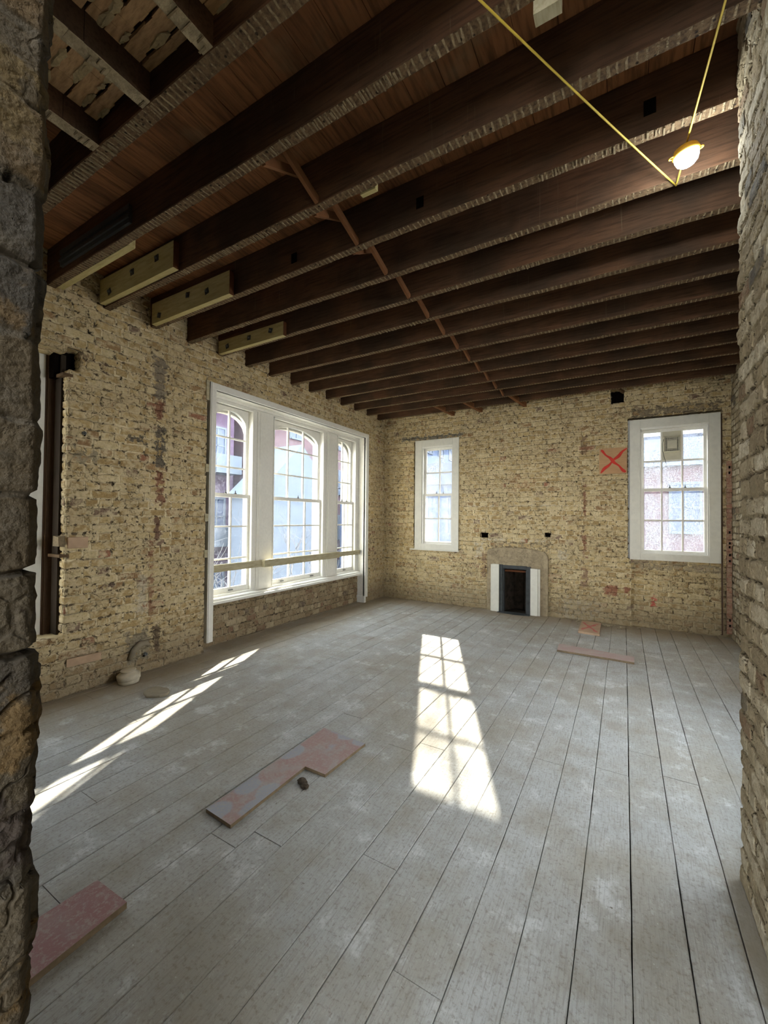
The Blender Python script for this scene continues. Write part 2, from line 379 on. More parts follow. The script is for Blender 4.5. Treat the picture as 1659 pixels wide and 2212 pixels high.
def wall_mesh(name, mp, A, Z, holes, thick, mat, step=.014, patches=(), offs=None, u0=0.0, nd=6, inward=1, marksA=(), marksZ=()):
    """dense one-skin wall with openings, rough reveals of the given thickness and a coarse back"""
    ma = [h[0] for h in holes] + [h[1] for h in holes] + list(marksA); mz = [h[2] for h in holes] + [h[3] for h in holes] + list(marksZ)
    la, lz = lines(A[0], A[1], step, ma), lines(Z[0], Z[1], step, mz)
    na, nz = len(la), len(lz)
    ca, cz = (la[:-1] + la[1:]) / 2, (lz[:-1] + lz[1:]) / 2
    solid = np.ones((na - 1, nz - 1), bool)
    for h in holes: solid[np.ix_((ca > h[0]) & (ca < h[1]), (cz > h[2]) & (cz < h[3]))] = False
    V, UV, Fc = [], [], []
    def off(a, z): return offs(a, z) if offs else 0.0
    for i in range(na):
        for j in range(nz):
            V.append(mp(la[i], off(la[i], lz[j]), lz[j])); UV.append((la[i] + u0, lz[j]))
    idx = lambda i, j: i * nz + j
    for i in range(na - 1):
        for j in range(nz - 1):
            if solid[i, j]: Fc.append((idx(i, j), idx(i + 1, j), idx(i + 1, j + 1), idx(i, j + 1)))
    # reveals
    ext = {}
    def layer(i, j, k):
        if k == 0: return idx(i, j)
        key = (i, j, k)
        if key not in ext:
            ext[key] = len(V); d = off(la[i], lz[j]) + thick * k / nd
            V.append(mp(la[i], d, lz[j])); UV.append((la[i] + u0 + d, lz[j] + (d if (j and not solid[min(i, na - 2), j - 1]) != 0 else 0)))
        return ext[key]
    def strip(i0, j0, i1, j1):
        for k in range(nd): Fc.append((layer(i0, j0, k), layer(i1, j1, k), layer(i1, j1, k + 1), layer(i0, j0, k + 1)))
    for i in range(na - 1):
        for j in range(nz):
            a = solid[i, j - 1] if j > 0 else False; b = solid[i, j] if j < nz - 1 else False
            if a != b: strip(i, j, i + 1, j)
    for j in range(nz - 1):
        for i in range(na):
            a = solid[i - 1, j] if i > 0 else False; b = solid[i, j] if i < na - 1 else False
            if a != b: strip(i, j, i, j + 1)
    ba, bz = sorted(set([A[0], A[1]] + [h[0] for h in holes] + [h[1] for h in holes])), sorted(set([Z[0], Z[1]] + [h[2] for h in holes] + [h[3] for h in holes]))
    for a0, a1 in zip(ba[:-1], ba[1:]):
        for z0, z1 in zip(bz[:-1], bz[1:]):
            cx, cy = (a0 + a1) / 2, (z0 + z1) / 2
            if any(h[0] < cx < h[1] and h[2] < cy < h[3] for h in holes): continue
            b0 = len(V)
            for a, z in ((a0, z0), (a1, z0), (a1, z1), (a0, z1)): V.append(mp(a, thick + .002, z)); UV.append((a, z))
            Fc.append((b0 + 3, b0 + 2, b0 + 1, b0))
    me = bpy.data.meshes.new(name)
    me.from_pydata(V, [], Fc)
    uvl = me.uv_layers.new(name='UVMap')
    li = np.empty(len(me.loops), np.int32); me.loops.foreach_get('vertex_index', li)
    uvl.data.foreach_set('uv', np.array(UV, np.float32)[li].ravel())
    col = np.zeros((len(V), 4), np.float32)
    U = np.array(UV)
    for (a0, a1, z0, z1, c, s_) in patches:
        dx = np.minimum(U[:, 0] - u0 - a0, a1 - U[:, 0] + u0); dz = np.minimum(U[:, 1] - z0, z1 - U[:, 1])
        al = np.clip(np.minimum(dx, dz) / .06 + .55, 0, 1) * s_
        k = al > col[:, 3]
        col[k, :3] = c; col[k, 3] = al[k]
    at = me.color_attributes.new('patch', 'FLOAT_COLOR', 'POINT'); at.data.foreach_set('color', col.ravel())
    me.polygons.foreach_set('use_smooth', np.ones(len(me.polygons), bool))
    me.update()
    # make the front face the room
    o = link(name, me, [mat]); tag(o, kind='structure')
    c0 = me.polygons[0]; want = Vector(mp(0, -1, 0)) - Vector(mp(0, 0, 0))
    if c0.normal.dot(want) < 0: me.flip_normals()
    return o

# ------------------------------------------------------------------ walls
CEM, RED, DRK, PALE, SOOT = S(128, 118, 104), S(132, 84, 66), S(92, 76, 62), S(206, 194, 168), S(84, 80, 76)
PL = [(2.33, 2.45, 2.66, 3.08, CEM, 1), (2.35, 2.43, 2.45, 2.66, RED, 1), (2.35, 2.45, 1.98, 2.40, SOOT, .9), (2.36, 2.46, 1.62, 1.95, RED, .8),
      (2.36, 2.42, 1.28, 1.50, S(104, 70, 60), 1), (2.30, 2.36, .45, 1.26, S(150, 110, 84), .7), (2.20, 2.30, .55, .95, PALE, .8), (2.36, 2.44, .16, .42, DRK, .9),
      (2.10, 2.34, .12, .42, S(150, 140, 118), .9), (1.66, 1.86, .20, .36, S(196, 178, 148), .9), (2.10, 2.25, 2.20, 2.28, SOOT, .8), (1.85, 2.0, .85, .90, S(110, 90, 80), .8),
      (1.62, 1.85, 1.95, 2.08, S(150, 140, 116), .7), (1.64, 1.9, 2.78, 2.9, S(120, 100, 80), .6), (2.15, 2.35, 1.60, 1.68, PALE, .6)]
wall_left = wall_mesh('wall_left', MAPL, (-.35, 6.95), (-.02, 3.64), [(.45, 1.615, .50, 2.86), (1.60, 1.70, 2.72, 2.90) , (2.932, 6.21, -.02, 2.97)], .32, M['brick'], patches=PL, marksA=(3.06, 6.17))
# brick apron under the wide window
apron = wall_mesh('wall_left_apron', lambda a, d, z: (-4.15 - d, a, z), (2.99, 6.21), (-.02, .50), [], .14, M['brick_apron'], u0=1.0)
PE = [(-1.99, -1.0, 1.03, 1.17, S(140, 124, 98), .6), (-3.62, -2.42, 2.94, 3.02, S(112, 110, 104), .9), (-.57, -.47, 2.45, 2.78, S(136, 110, 84), .8), (-.56, -.50, .4, 2.2, S(132, 112, 88), .55),
      (-.545, -.49, 1.55, 2.05, RED, .8), (-.55, -.48, .95, 1.3, RED, .7), (-.56, -.46, .5, .8, S(150, 120, 96), .8), (-.25, -.08, .42, .56, S(150, 92, 72), 1), (.0, .07, .45, .54, S(150, 92, 72), 1),
      (-2.1, -1.0, 1.155, 1.18, PALE, 1), (-2.32, -.6, 1.72, 1.735, PALE, .9), (.09, 1.1, 2.96, 3.10, S(130, 118, 98), .8), (-.9, -.3, .0, .35, S(176, 164, 140), .5), (.32, .38, .30, .44, S(190, 80, 74), .9),
      (-2.2, -2.05, .85, 1.1, PALE, .8), (-.9, -.75, .9, 1.05, PALE, .8), (-2.1, -1.98, .5, .98, S(140, 112, 88), .7), (.08, 1.1, .82, .94, S(168, 154, 128), .8), (-1.6, -1.2, 2.0, 2.2, S(186, 150, 108), .5)]
def offE(a, z):
    o = 0.0
    if a > .09 and z < .93: o = .035
    return o
wall_far = wall_mesh('wall_far', MAPE, (-4.0, 1.22), (-.02, 3.64), [(-3.362, -2.52, .97, 2.92), (.046, 1.108, .97, 2.965), (-1.72, -1.335, -.02, .73), (-.17, 0.0, 3.21, 3.42), (-2.11, -1.97, 1.20, 1.28), (-1.075, -.99, 1.23, 1.30)], .30, M['brick_end'], patches=PE, offs=offE, marksA=(.09,))
wall_right = wall_mesh('wall_right', lambda a, d, z: (1.2 + d, a, z), (2.2, 6.95), (-.02, 3.64), [(2.6, 3.9, .6, 2.9)], .25, M['brick_right'], step=.04)  # its opening is added, out of view, to let in more daylight
# the near right wall: its long face is seen at a glancing angle
def sweep_wall(name, path, zs, mat, patches=(), back=None):
    V, UV, Fc = [], [], []; s = 0; ss = [0]
    for p, q in zip(path[:-1], path[1:]): s += math.dist(p, q); ss.append(s)
    nz = len(zs)
    for (x, y), u in zip(path, ss):
        for z in zs: V.append((x, y, z)); UV.append((u, z))
    for i in range(len(path) - 1):
        for j in range(nz - 1): Fc.append((i * nz + j, (i + 1) * nz + j, (i + 1) * nz + j + 1, i * nz + j + 1))
    me = bpy.data.meshes.new(name); me.from_pydata(V, [], Fc)
    uvl = me.uv_layers.new(name='UVMap')
    li = np.empty(len(me.loops), np.int32); me.loops.foreach_get('vertex_index', li)
    U = np.array(UV, np.float32); uvl.data.foreach_set('uv', U[li].ravel())
    col = np.zeros((len(V), 4), np.float32)
    for (a0, a1, z0, z1, c, s_) in patches:
        dx = np.minimum(U[:, 0] - a0, a1 - U[:, 0]); dz = np.minimum(U[:, 1] - z0, z1 - U[:, 1])
        al = np.clip(np.minimum(dx, dz) / .02 + .5, 0, 1) * s_; k = al > col[:, 3]; col[k, :3] = c; col[k, 3] = al[k]
    at = me.color_attributes.new('patch', 'FLOAT_COLOR', 'POINT'); at.data.foreach_set('color', col.ravel())
    me.polygons.foreach_set('use_smooth', np.ones(len(me.polygons), bool)); me.update()
    return tag(link(name, me, [mat]), kind='structure')
def path_of(pts, step, edge=None):
    out = []
    for (a, b, st) in pts:
        n = max(1, int(round(math.dist(a, b) / st)))
        out += [(a[0] + (b[0] - a[0]) * i / n, a[1] + (b[1] - a[1]) * i / n) for i in range(n)]
    return out + [pts[-1][1]]
zs = lines(-.02, 3.9, .012)
wall_near_right = sweep_wall('wall_near_right', path_of([((1.3, 2.29), (.45, 2.29), .05), ((.45, 2.29), (.422, 2.26), .012), ((.422, 2.26), (.422, 1.2), .010), ((.422, 1.2), (.422, -.7), .06), ((.422, -.7), (1.3, -.7), .3)], 0), zs, M['brick_right'])
zs = np.concatenate([np.arange(-.02, .8, .05), np.arange(.8, 2.3, .0045), np.arange(2.3, 3.95, .05)])
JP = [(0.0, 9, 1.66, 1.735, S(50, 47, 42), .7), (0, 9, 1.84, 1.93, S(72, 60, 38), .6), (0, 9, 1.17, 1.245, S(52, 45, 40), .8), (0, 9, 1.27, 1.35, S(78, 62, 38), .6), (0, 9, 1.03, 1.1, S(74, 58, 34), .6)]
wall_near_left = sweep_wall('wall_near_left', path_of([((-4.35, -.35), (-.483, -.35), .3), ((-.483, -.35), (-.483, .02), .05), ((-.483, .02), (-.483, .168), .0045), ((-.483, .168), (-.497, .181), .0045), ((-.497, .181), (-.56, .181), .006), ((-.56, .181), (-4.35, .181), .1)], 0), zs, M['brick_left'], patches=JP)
for o_ in (wall_near_left, wall_near_right): pass

# ------------------------------------------------------------------ floor
PITCH, X0 = .172, .0235
mb = MB()
bm = mb.bm
k0, k1 = int(math.floor((-4.2 - X0) / PITCH)), int(math.ceil((1.35 - X0) / PITCH))
for k in range(k0, k1):
    xa, xb = X0 + k * PITCH, X0 + (k + 1) * PITCH
    cuts = [-1.2]
    y = -1.2 + random.uniform(.8, 3.0)
    while y < 6.4: cuts.append(y); y += random.uniform(2.2, 4.2)
    if k == 0: cuts = [-1.2, 2.62, 3.16, 6.1]
    if k == 1: cuts = [-1.2, 2.95, 5.6]
    cuts.append(6.93)
    gl, gr = random.uniform(.0008, .0022), random.uniform(.0008, .0022)
    if k in (0, 1, 2): gl += .0012
    for c0, c1 in zip(cuts[:-1], cuts[1:]):
        dz = random.uniform(-.0015, .0015); n = max(2, int((c1 - c0) / .16))
        prof = []
        for i in range(n + 1):
            yy = c0 + .0015 + (c1 - c0 - .003) * i / n
            e0, e1 = random.uniform(-.0012, .0012), random.uniform(-.0012, .0012)
            zz = dz + .0015 * math.sin(yy * 1.7 + k)
            prof.append([bm.verts.new(q) for q in ((xa + gl + e0, yy, -.024), (xa + gl + e0, yy, zz - .002), (xa + gl + e0 + .003, yy, zz), (xb - gr + e1 - .003, yy, zz), (xb - gr + e1, yy, zz - .002), (xb - gr + e1, yy, -.024))])
        for p, q in zip(prof[:-1], prof[1:]):
            for j in range(5): bm.faces.new((p[j], q[j], q[j + 1], p[j + 1]))
        bm.faces.new(prof[0]); bm.faces.new(prof[-1])
mb.box(-4.3, 1.4, -1.2, 7.2, -.12, -.026, mi=1)
floor = tag(mb.build('floor', [M['floor'], M['void']]), kind='structure')

# ------------------------------------------------------------------ ceiling boards and joists
mb = MB()
k = -28
while -4.2 + (k + 28) * .172 < 1.4:
    xa = -4.2 + (k + 28) * .172
    mb.box(xa + .001, xa + .170, -.6, 7.0, 3.632 + random.uniform(0, .003), 3.655)
    k += 1
mb.box(-4.3, 1.45, -.6, 7.1, 3.656, 3.70, mi=1)
ceiling = tag(mb.build('ceiling', [M['cboard'], M['void']]), kind='structure')

def joist(y1, x0, x1, thick=.062, depth=.28, label='', bot=3.35, end=None):
    m = bmesh.new(); n = int((x1 - x0) / .05); rings = []
    ph = random.uniform(0, 9)
    for i in range(n + 1):
        x = x0 + (x1 - x0) * i / n
        w = .003 * math.sin(x * 2.1 + ph) + random.uniform(-.0012, .0012); zb = bot + .003 * math.sin(x * 1.3 + ph * 2) + random.uniform(-.0015, .0015)
        rings.append([m.verts.new(q) for q in ((x, y1 - thick + w, bot + depth), (x, y1 - thick + w + random.uniform(-.001, .001), zb + .004), (x, y1 - thick + w + .004, zb), (x, y1 + w - .004, zb), (x, y1 + w + random.uniform(-.001, .001), zb + .004), (x, y1 + w, bot + depth))])
    for p, q in zip(rings[:-1], rings[1:]):
        for j in range(5):
            f = m.faces.new((p[j], q[j], q[j + 1], p[j + 1])); f.material_index = 1 if j == 2 else 0
    for rg in (rings[0], rings[-1]): m.faces.new(rg)
    # plaster nibs between the marks of the removed laths, and nail stubs
    x = x0 + .1
    while x < x1 - .05:
        if random.random() < (.25 + .45 * math.sin(x * 3 + ph)):
            a, b = y1 - thick + .003 + random.uniform(0, .012), y1 - .003 - random.uniform(0, .015)
            hh = random.uniform(.001, .004); ww = random.uniform(.0025, .0045)
            vs = [m.verts.new((x + sx * ww + random.uniform(-.002, .002), yy + random.uniform(-.002, .002), zz)) for sx in (-1, 1) for yy in (a, b) for zz in (bot - hh, bot + .006)]
            for f in ((0, 1, 3, 2), (4, 6, 7, 5), (0, 4, 5, 1), (2, 3, 7, 6), (0, 2, 6, 4), (1, 5, 7, 3)):
                fc = m.faces.new([vs[i] for i in f]); fc.material_index = 2
        x += .034 + random.uniform(-.003, .003)
    bmesh.ops.recalc_face_normals(m, faces=m.faces)
    me = bpy.data.meshes.new('ceiling_joist')
    for v in m.verts: v.co -= Vector((x0, y1, bot))
    m.to_mesh(me); m.free()
    o = link('ceiling_joist', me, [M['joist'], M['under'], M['plaster']], loc=(x0, y1, bot))
    return tag(o, label, 'joist', 'dark ceiling joists crossing the room')
JY = [1.507, 1.922, 2.345, 2.735, 3.118, 3.510, 3.900, 4.292, 4.684, 5.070, 5.460, 5.845, 6.240, 6.62]
JL = ['dark ceiling joist with a grey metal plate on its side at the left end', 'dark ceiling joist with the first new pine block bolted to its left end',
      'dark ceiling joist with the second new pine block, three square washers in a cluster', 'dark ceiling joist under which the yellow cable is tied',
      'dark ceiling joist with the short third pine block at its left end', 'ceiling joist, first one past the third pine block', 'ceiling joist, second one past the third pine block',
      'ceiling joist, third one past the third pine block', 'ceiling joist, fourth one past the third pine block', 'ceiling joist, fifth from the far brick wall', 'ceiling joist, fourth from the far brick wall',
      'ceiling joist, third from the far brick wall', 'ceiling joist, second from the far brick wall', 'ceiling joist nearest the far brick wall, partly against it']
for i, (y, l) in enumerate(zip(JY, JL)):
    joist(y, -4.02, 1.22, label=l, thick=.062 if i < 9 else .055)
j0 = joist(1.10, -4.02, 1.22, thick=.075, label='thick trimmer joist at the top left that the short joists run into')
# short joists of the trimmed bay
SJ = [(-2.30, 'short trimmed joist nearest the left wall, ending at the trimmer joist'), (-1.86, 'middle short trimmed joist between rough laths, ending at the trimmer joist'), (-1.43, 'short trimmed joist furthest from the left wall, ending at the trimmer joist')]
for x, l in SJ:
    m = MB()
    n = 16
    for i in range(n):
        a, b = .19 + (1.025 - .19) * i / n, .19 + (1.025 - .19) * (i + 1) / n
        m.box(x - .03 , x + .03, a, b, 3.356, 3.60, mi=0, jit=.0015); m.box(x - .03, x + .03, a, b, 3.352, 3.356, mi=2, jit=.0015)
        if random.random() < .5: m.box(x - .03 + random.uniform(0, .03), x + .03, a + .005, a + .010, 3.347, 3.352, mi=1, jit=.002)
        if random.random() < .5: m.box(x - .03, x + .03 - random.uniform(0, .03), a + .032, a + .038, 3.347, 3.352, mi=1, jit=.002)
    o = m.build('trimmed_joist', [M['joist'], M['plaster'], M['cement']], loc=(x, .6, 3.35))
    tag(o, l, 'joist', 'short joists in the trimmed bay')
for x, y, z in ((-2.16, 2.283, 3.45), (-1.12, 2.283, 3.47), (.08, 2.283, 3.47)):
    MB().box(x, x + .05, y - .004, y + .01, z - .04, z + .03).build('mortise', M['void'], bpy.data.objects['ceiling_joist.002'])
# rough laths with plaster lumps over the short joists
m0 = None
kk = 0
for bay, (xa, xb) in enumerate(((-2.27, -1.89), (-1.83, -1.46), (-1.40, -.95))):
    y = .24
    while y < 1.0:
        w = random.uniform(.05, .08)
        m = MB()
        nseg = 7; up = 3.475 + random.uniform(-.01, .01)
        for i in range(nseg):
            a, b = xa + (xb - xa) * i / nseg, xa + (xb - xa) * (i + 1) / nseg
            m.box(a, b, y + random.uniform(0, .006), y + w - random.uniform(0, .008), up, up + .016, jit=.0015)
        for i in range(random.randint(1, 4)):
            cx = random.uniform(xa + .03, xb - .05); ln = random.uniform(.03, .11)
            mm = Matrix.Translation((cx, y + w * .9, up - .003)) @ Matrix.Diagonal((1.5, .22 + random.random() * .25, .16, 1)) @ Matrix.Rotation(random.random() * 3, 4, 'Z')
            r = bmesh.ops.create_icosphere(m.bm, subdivisions=2, radius=ln / 2, matrix=mm)
            for v in r['verts']: v.co += Vector((random.uniform(-.008, .008), random.uniform(-.007, .007), random.uniform(-.003, .003)))
            for v in r['verts']:
                for f in v.link_faces: f.material_index = 1
        o = m.build('ceiling_lath', [M['lath'], M['lump']], loc=((xa + xb) / 2, y, up))
        tag(o, 'rough lath crusted with old plaster, in %s' % (['the bay between the left and middle short joists', 'the bay between the middle and right short joists', 'the bay right of the last short joist'][bay]), 'lath', 'plaster-crusted laths, bay %s' % ['nearest the left wall', 'in the middle', 'furthest from the left wall'][bay])
        y += w + random.uniform(.002, .010)
# herringbone struts
ys = JY
sl = ['first', 'second', 'third', 'fourth', 'fifth', 'sixth', 'seventh', 'eighth', 'ninth', 'tenth', 'eleventh', 'twelfth']
for i in range(12):
    ya, yb = ys[i], ys[i + 1] - .062
    st = MB().beam((-1.56 - .06, ya, 3.585), (-1.56, yb + .002, 3.365), .045, .022, (1, 0, .0)).build('herringbone_strut', M['strut'], loc=(-1.56, yb, 3.365))
    tag(st, 'brown strut rising towards the camera, %s joist gap beyond the metal plate' % sl[i], 'strut', 'herringbone struts between joists')
    st = MB().beam((-1.64, ya, 3.375), (-1.70, yb, 3.59), .045, .022, (1, 0, 0)).build('herringbone_strut', M['strut'], loc=(-1.66, ya, 3.38))
    tag(st, 'brown strut rising away from the camera, %s joist gap beyond the metal plate' % sl[i], 'strut', 'herringbone struts between joists')
# new pine splice blocks
def splice(yf, x0, x1, z0, z1, bolts, label, grp=True):
    r = empty('splice_block', ((x0 + x1) / 2, yf, z0), label=label, cat='timber block', group='new pine blocks bolted to joists')
    m = MB().box(x0, x1, yf - .045, yf, z0, z1)
    m.box(x1, x1 + .003, yf - .044, yf - .001, z0 + .001, z1 - .001, mi=1)
    m.build('block', [M['newwood'], M['endgrain']], r)
    for bx_, bz in bolts:
        b = MB(); cx, cz = x0 + (x1 - x0) * bx_, z0 + (z1 - z0) * bz; a = random.uniform(-.5, .5); s = .034
        pts = [(cx + s * math.cos(a + math.pi / 4 + q * math.pi / 2), cz + s * math.sin(a + math.pi / 4 + q * math.pi / 2)) for q in range(4)]
        b.prism(pts, yf - .0485, yf - .045, mp=lambda x, z, y: (x, y, z))
        w = b.build('washer', M['dsteel'], r)
        w['label'] = 'square steel washer'
        hx = [(cx + .010 * math.cos(q * math.pi / 3), cz + .010 * math.sin(q * math.pi / 3)) for q in range(6)]
        MB().prism(hx, yf - .062, yf - .0485, mp=lambda x, z, y: (x, y, z)).build('bolt', M['steel'], w)
    return r
splice(1.86, -3.96, -2.90, 3.358, 3.56, [(.15, .30), (.48, .62), (.80, .66)], 'new pine block bolted on the joist end, largest and nearest of the three big ones')
splice(2.283, -3.90, -2.80, 3.335, 3.53, [(.11, .30), (.50, .70), (.74, .50)], 'second new pine block from the left, between two dark joists, three washers')
splice(3.056, -3.93, -2.95, 3.33, 3.47, [(.15, .4), (.50, .55), (.82, .6)], 'smallest new pine block, furthest along the left wall')
st = MB().box(-3.98, -2.92, 1.508, 1.553, 3.352, 3.52).build('splice_batten', M['newwood'], loc=(-3.5, 1.53, 3.352))
tag(st, 'new pale pine batten fixed behind the plated joist, only its underside showing', 'timber block')
st = MB().box(-1.30, -1.20, 1.923, 1.95, 3.345, 3.42).build('timber_offcut', M['newwood'], loc=(-1.25, 1.94, 3.35))
tag(st, 'small pale offcut wedged beside a dark joist right of the first strut', 'timber block')
st = MB().box(-.28, -.19, 1.5, 1.545, 3.30, 3.62).build('timber_offcut', M['batten'], loc=(-.23, 1.52, 3.3))
tag(st, 'greyish upright timber offcut at the top of the picture beside the yellow cable', 'timber block')
pl = MB(); pl.box(-3.72, -2.76, 1.425, 1.444, 3.40, 3.47); pl.box(-3.72, -2.76, 1.415, 1.425, 3.43, 3.445); pl.box(-3.72, -2.76, 1.422, 1.444, 3.485, 3.52)
pl = pl.build('metal_plate', M['dsteel'], loc=(-3.3, 1.43, 3.4)); tag(pl, 'grey ribbed metal plate fixed on the side of the nearest long joist', 'metal plate')
# trimmers against the far wall
for x, l in ((-2.72, 'first short timber stub on the far wall head, above the small window'), (-2.22, 'second short timber stub on the far wall head, right of the small window'), (-1.50, 'third short timber stub on the far wall head, above the fireplace')):
    o = MB().beam((x, 6.25, 3.40), (x + .12, 6.86, 3.36), .05, .07).build('timber_stub', M['strut'], loc=(x, 6.5, 3.38)); tag(o, l, 'timber stub', 'short timber stubs on the far wall')
o = MB().beam((-.13, 6.60, 3.41), (.0, 6.88, 3.36), .035, .03).build('timber_stub', M['oldwood'], loc=(-.1, 6.7, 3.38)); tag(o, 'split wooden stub sticking out above the black hole in the far wall', 'timber stub')
MB().box(-.2, .03, 7.0, 7.2, 3.18, 3.45).build('wall_far_cavity', M['void'])['kind'] = 'structure'
for x0, x1, z0, z1 in ((-2.14, -1.94, 1.18, 1.30), (-1.1, -.96, 1.21, 1.32)):
    MB().box(x0, x1, 6.93, 7.14, z0, z1).build('wall_far_socket', M['void'])['kind'] = 'structure'
MB().box(1.55, 1.75, .0, .3, 2.66, 2.95, mp=lambda a, d, z: (-4.12 - d, a, z)).build('wall_left_socket', M['void'])['kind'] = 'structure'

# ------------------------------------------------------------------ windows
def arch_fn(a0, a1, zs_, rise):
    c, h = (a0 + a1) / 2, (a1 - a0) / 2
    return lambda a: zs_ + rise * (max(0.0, 1 - abs((a - c) / h) ** 2.3)) ** .62
def sash(mp, a0, a1, z0, z1, d, cols, bars, arch=None, stile=.042, top=.045, bot=.05, bar=.02, th=.038, mat='white', glass='glass1', parent=None, skip=(), vb=None):
    """one sliding sash: rim, glazing bars, optional arched head; its glass is a sub-part"""
    m = MB()
    m.box(a0, a0 + stile, d, d + th, z0, z1, mp); m.box(a1 - stile, a1, d, d + th, z0, z1, mp)
    ga, gb = a0 + stile, a1 - stile
    m.box(ga, gb, d, d + th, z0, z0 + bot, mp)
    if arch:
        f = arch_fn(ga, gb, arch[0], arch[1]); n = 24
        for i in range(n):
            u, v = ga + (gb - ga) * i / n, ga + (gb - ga) * (i + 1) / n
            A = [mp(u, d, f(u)), mp(v, d, f(v)), mp(v, d, z1), mp(u, d, z1)]; B = [mp(u, d + th, f(u)), mp(v, d + th, f(v)), mp(v, d + th, z1), mp(u, d + th, z1)]
            vs = [m.bm.verts.new(q) for q in A + B]
            for q in ((0, 1, 2, 3), (4, 7, 6, 5), (0, 4, 5, 1), (3, 2, 6, 7)): m.bm.faces.new([vs[k] for k in q])
            # raised bead round the arch
            A = [mp(u, d - .006, f(u)), mp(v, d - .006, f(v)), mp(v, d - .006, f(v) + .016), mp(u, d - .006, f(u) + .016)]; B = [mp(u, d, f(u)), mp(v, d, f(v)), mp(v, d, f(v) + .016), mp(u, d, f(u) + .016)]
            vs = [m.bm.verts.new(q) for q in A + B]
            for q in ((0, 1, 2, 3), (0, 4, 5, 1), (3, 2, 6, 7)): m.bm.faces.new([vs[k] for k in q])
    else:
        f = lambda a: z1 - top
        m.box(ga, gb, d, d + th, z1 - top, z1, mp)
    vx = vb or [ga + (gb - ga) * i / cols for i in range(1, cols)]
    for x in vx: m.box(x - bar / 2, x + bar / 2, d + .004, d + th - .004, z0 + bot, f(x) + .004, mp)
    for zb in bars: m.box(ga, gb, d + .005, d + th - .005, zb - bar / 2, zb + bar / 2, mp)
    o = m.build('sash', M[mat], parent)
    g = MB(); n = 24 if arch else 1
    for i in range(n):
        u, v = ga + (gb - ga) * i / n, ga + (gb - ga) * (i + 1) / n
        g.quad([mp(u, d + th / 2, z0 + bot), mp(v, d + th / 2, z0 + bot), mp(v, d + th / 2, f(v)), mp(u, d + th / 2, f(u))])
    if skip: # panes boarded over: cut the glass there
        g = MB()
        xs = [ga] + list(vx) + [gb]; zz = [z0 + bot] + list(bars) + [z1 - top]
        for i in range(len(xs) - 1):
            for j in range(len(zz) - 1):
                if (i, j) not in skip: g.quad([mp(xs[i], d + th / 2, zz[j]), mp(xs[i + 1], d + th / 2, zz[j]), mp(xs[i + 1], d + th / 2, zz[j + 1]), mp(xs[i], d + th / 2, zz[j + 1])])
    g.build('glass', M[glass], o)
    return o
def latch(mp, a, z, d, parent, name='latch'):
    m = MB(); m.box(a - .012, a + .012, d - .02, d, z, z + .012, mp); m.box(a - .004, a + .004, d - .014, d - .006, z + .012, z + .04, mp)
    m.build(name, M['dsteel'], parent)
w1 = empty('window_1', (-4.15, 4.6, .5), kind='structure', label='wide three-part sash window with arched upper panes in the left wall')
LI = [(3.13, 3.73, 2), (4.08, 5.18, 3), (5.53, 6.09, 2)]
fr = MB()
ZT = 2.885
edges = [3.06, 3.13, 3.73, 4.08, 5.18, 5.53, 6.09, 6.17]
for a0, a1 in ((3.04, 3.13), (3.73, 4.08), (5.18, 5.53), (6.09, 6.18)):
    fr.box(a0, a1, .15, .30, .56, ZT, MAPL)
for a0, a1 in ((3.79, 4.02), (5.24, 5.47)):       # moulded mullion faces
    fr.box(a0, a1, .135, .151, .56, ZT, MAPL); fr.box(a0 + .035, a1 - .035, .125, .136, .56, ZT, MAPL)
fr.box(3.04, 6.18, .15, .30, ZT, 2.955, MAPL)
fr.box(3.04, 6.18, .135, .151, ZT + .02, 2.945, MAPL)
for a0, a1, c in LI:                              # beads and pulley linings
    for q0, q1 in ((a0, a0 + .018), (a1 - .018, a1)): fr.box(q0, q1, .142, .185, .57, ZT, MAPL)
    fr.box(a0, a1, .142, .185, ZT - .02, ZT, MAPL)
    for q0, q1 in ((a0, a0 + .012), (a1 - .012, a1)): fr.box(q0, q1, .185, .30, .57, ZT, MAPL)
fr.box(3.04, 6.18, .145, .34, .53, .575, MAPL)
fr.build('frame', M['white'], w1, bevel=.0015)
ar = MB()
ar.box(2.955, 3.035, -.022, .03, .103, 3.012, MAPL); ar.box(6.17, 6.25, -.022, .03, .10, 3.0, MAPL); ar.box(2.955, 6.25, -.024, .03, 2.94, 3.012, MAPL)
ar.box(2.965, 2.985, -.03, -.022, .103, 3.0, MAPL); ar.box(6.22, 6.24, -.03, -.022, .10, 3.0, MAPL)
ar.build('architrave', M['white'], w1, bevel=.003)
jl = MB(); jl.box(3.02, 3.04, .0, .16, .5, 2.95, MAPL); jl.box(6.17, 6.19, 0, .20, .10, 2.95, MAPL); jl.box(3.03, 6.18, .0, .16, 2.94, 2.955, MAPL)
jl.box(6.155, 6.21, -.012, .195, -.0, .12, MAPL)
jl.build('jamb_lining', M['white'], w1, bevel=.002)
sb = MB(); sb.box(3.04, 6.12, .02, .17, .497, .53, MAPL); sb.box(3.04, 6.12, .06, .15, .53, .552, MAPL)
sb.build('window_sill', M['white'], w1, bevel=.004)
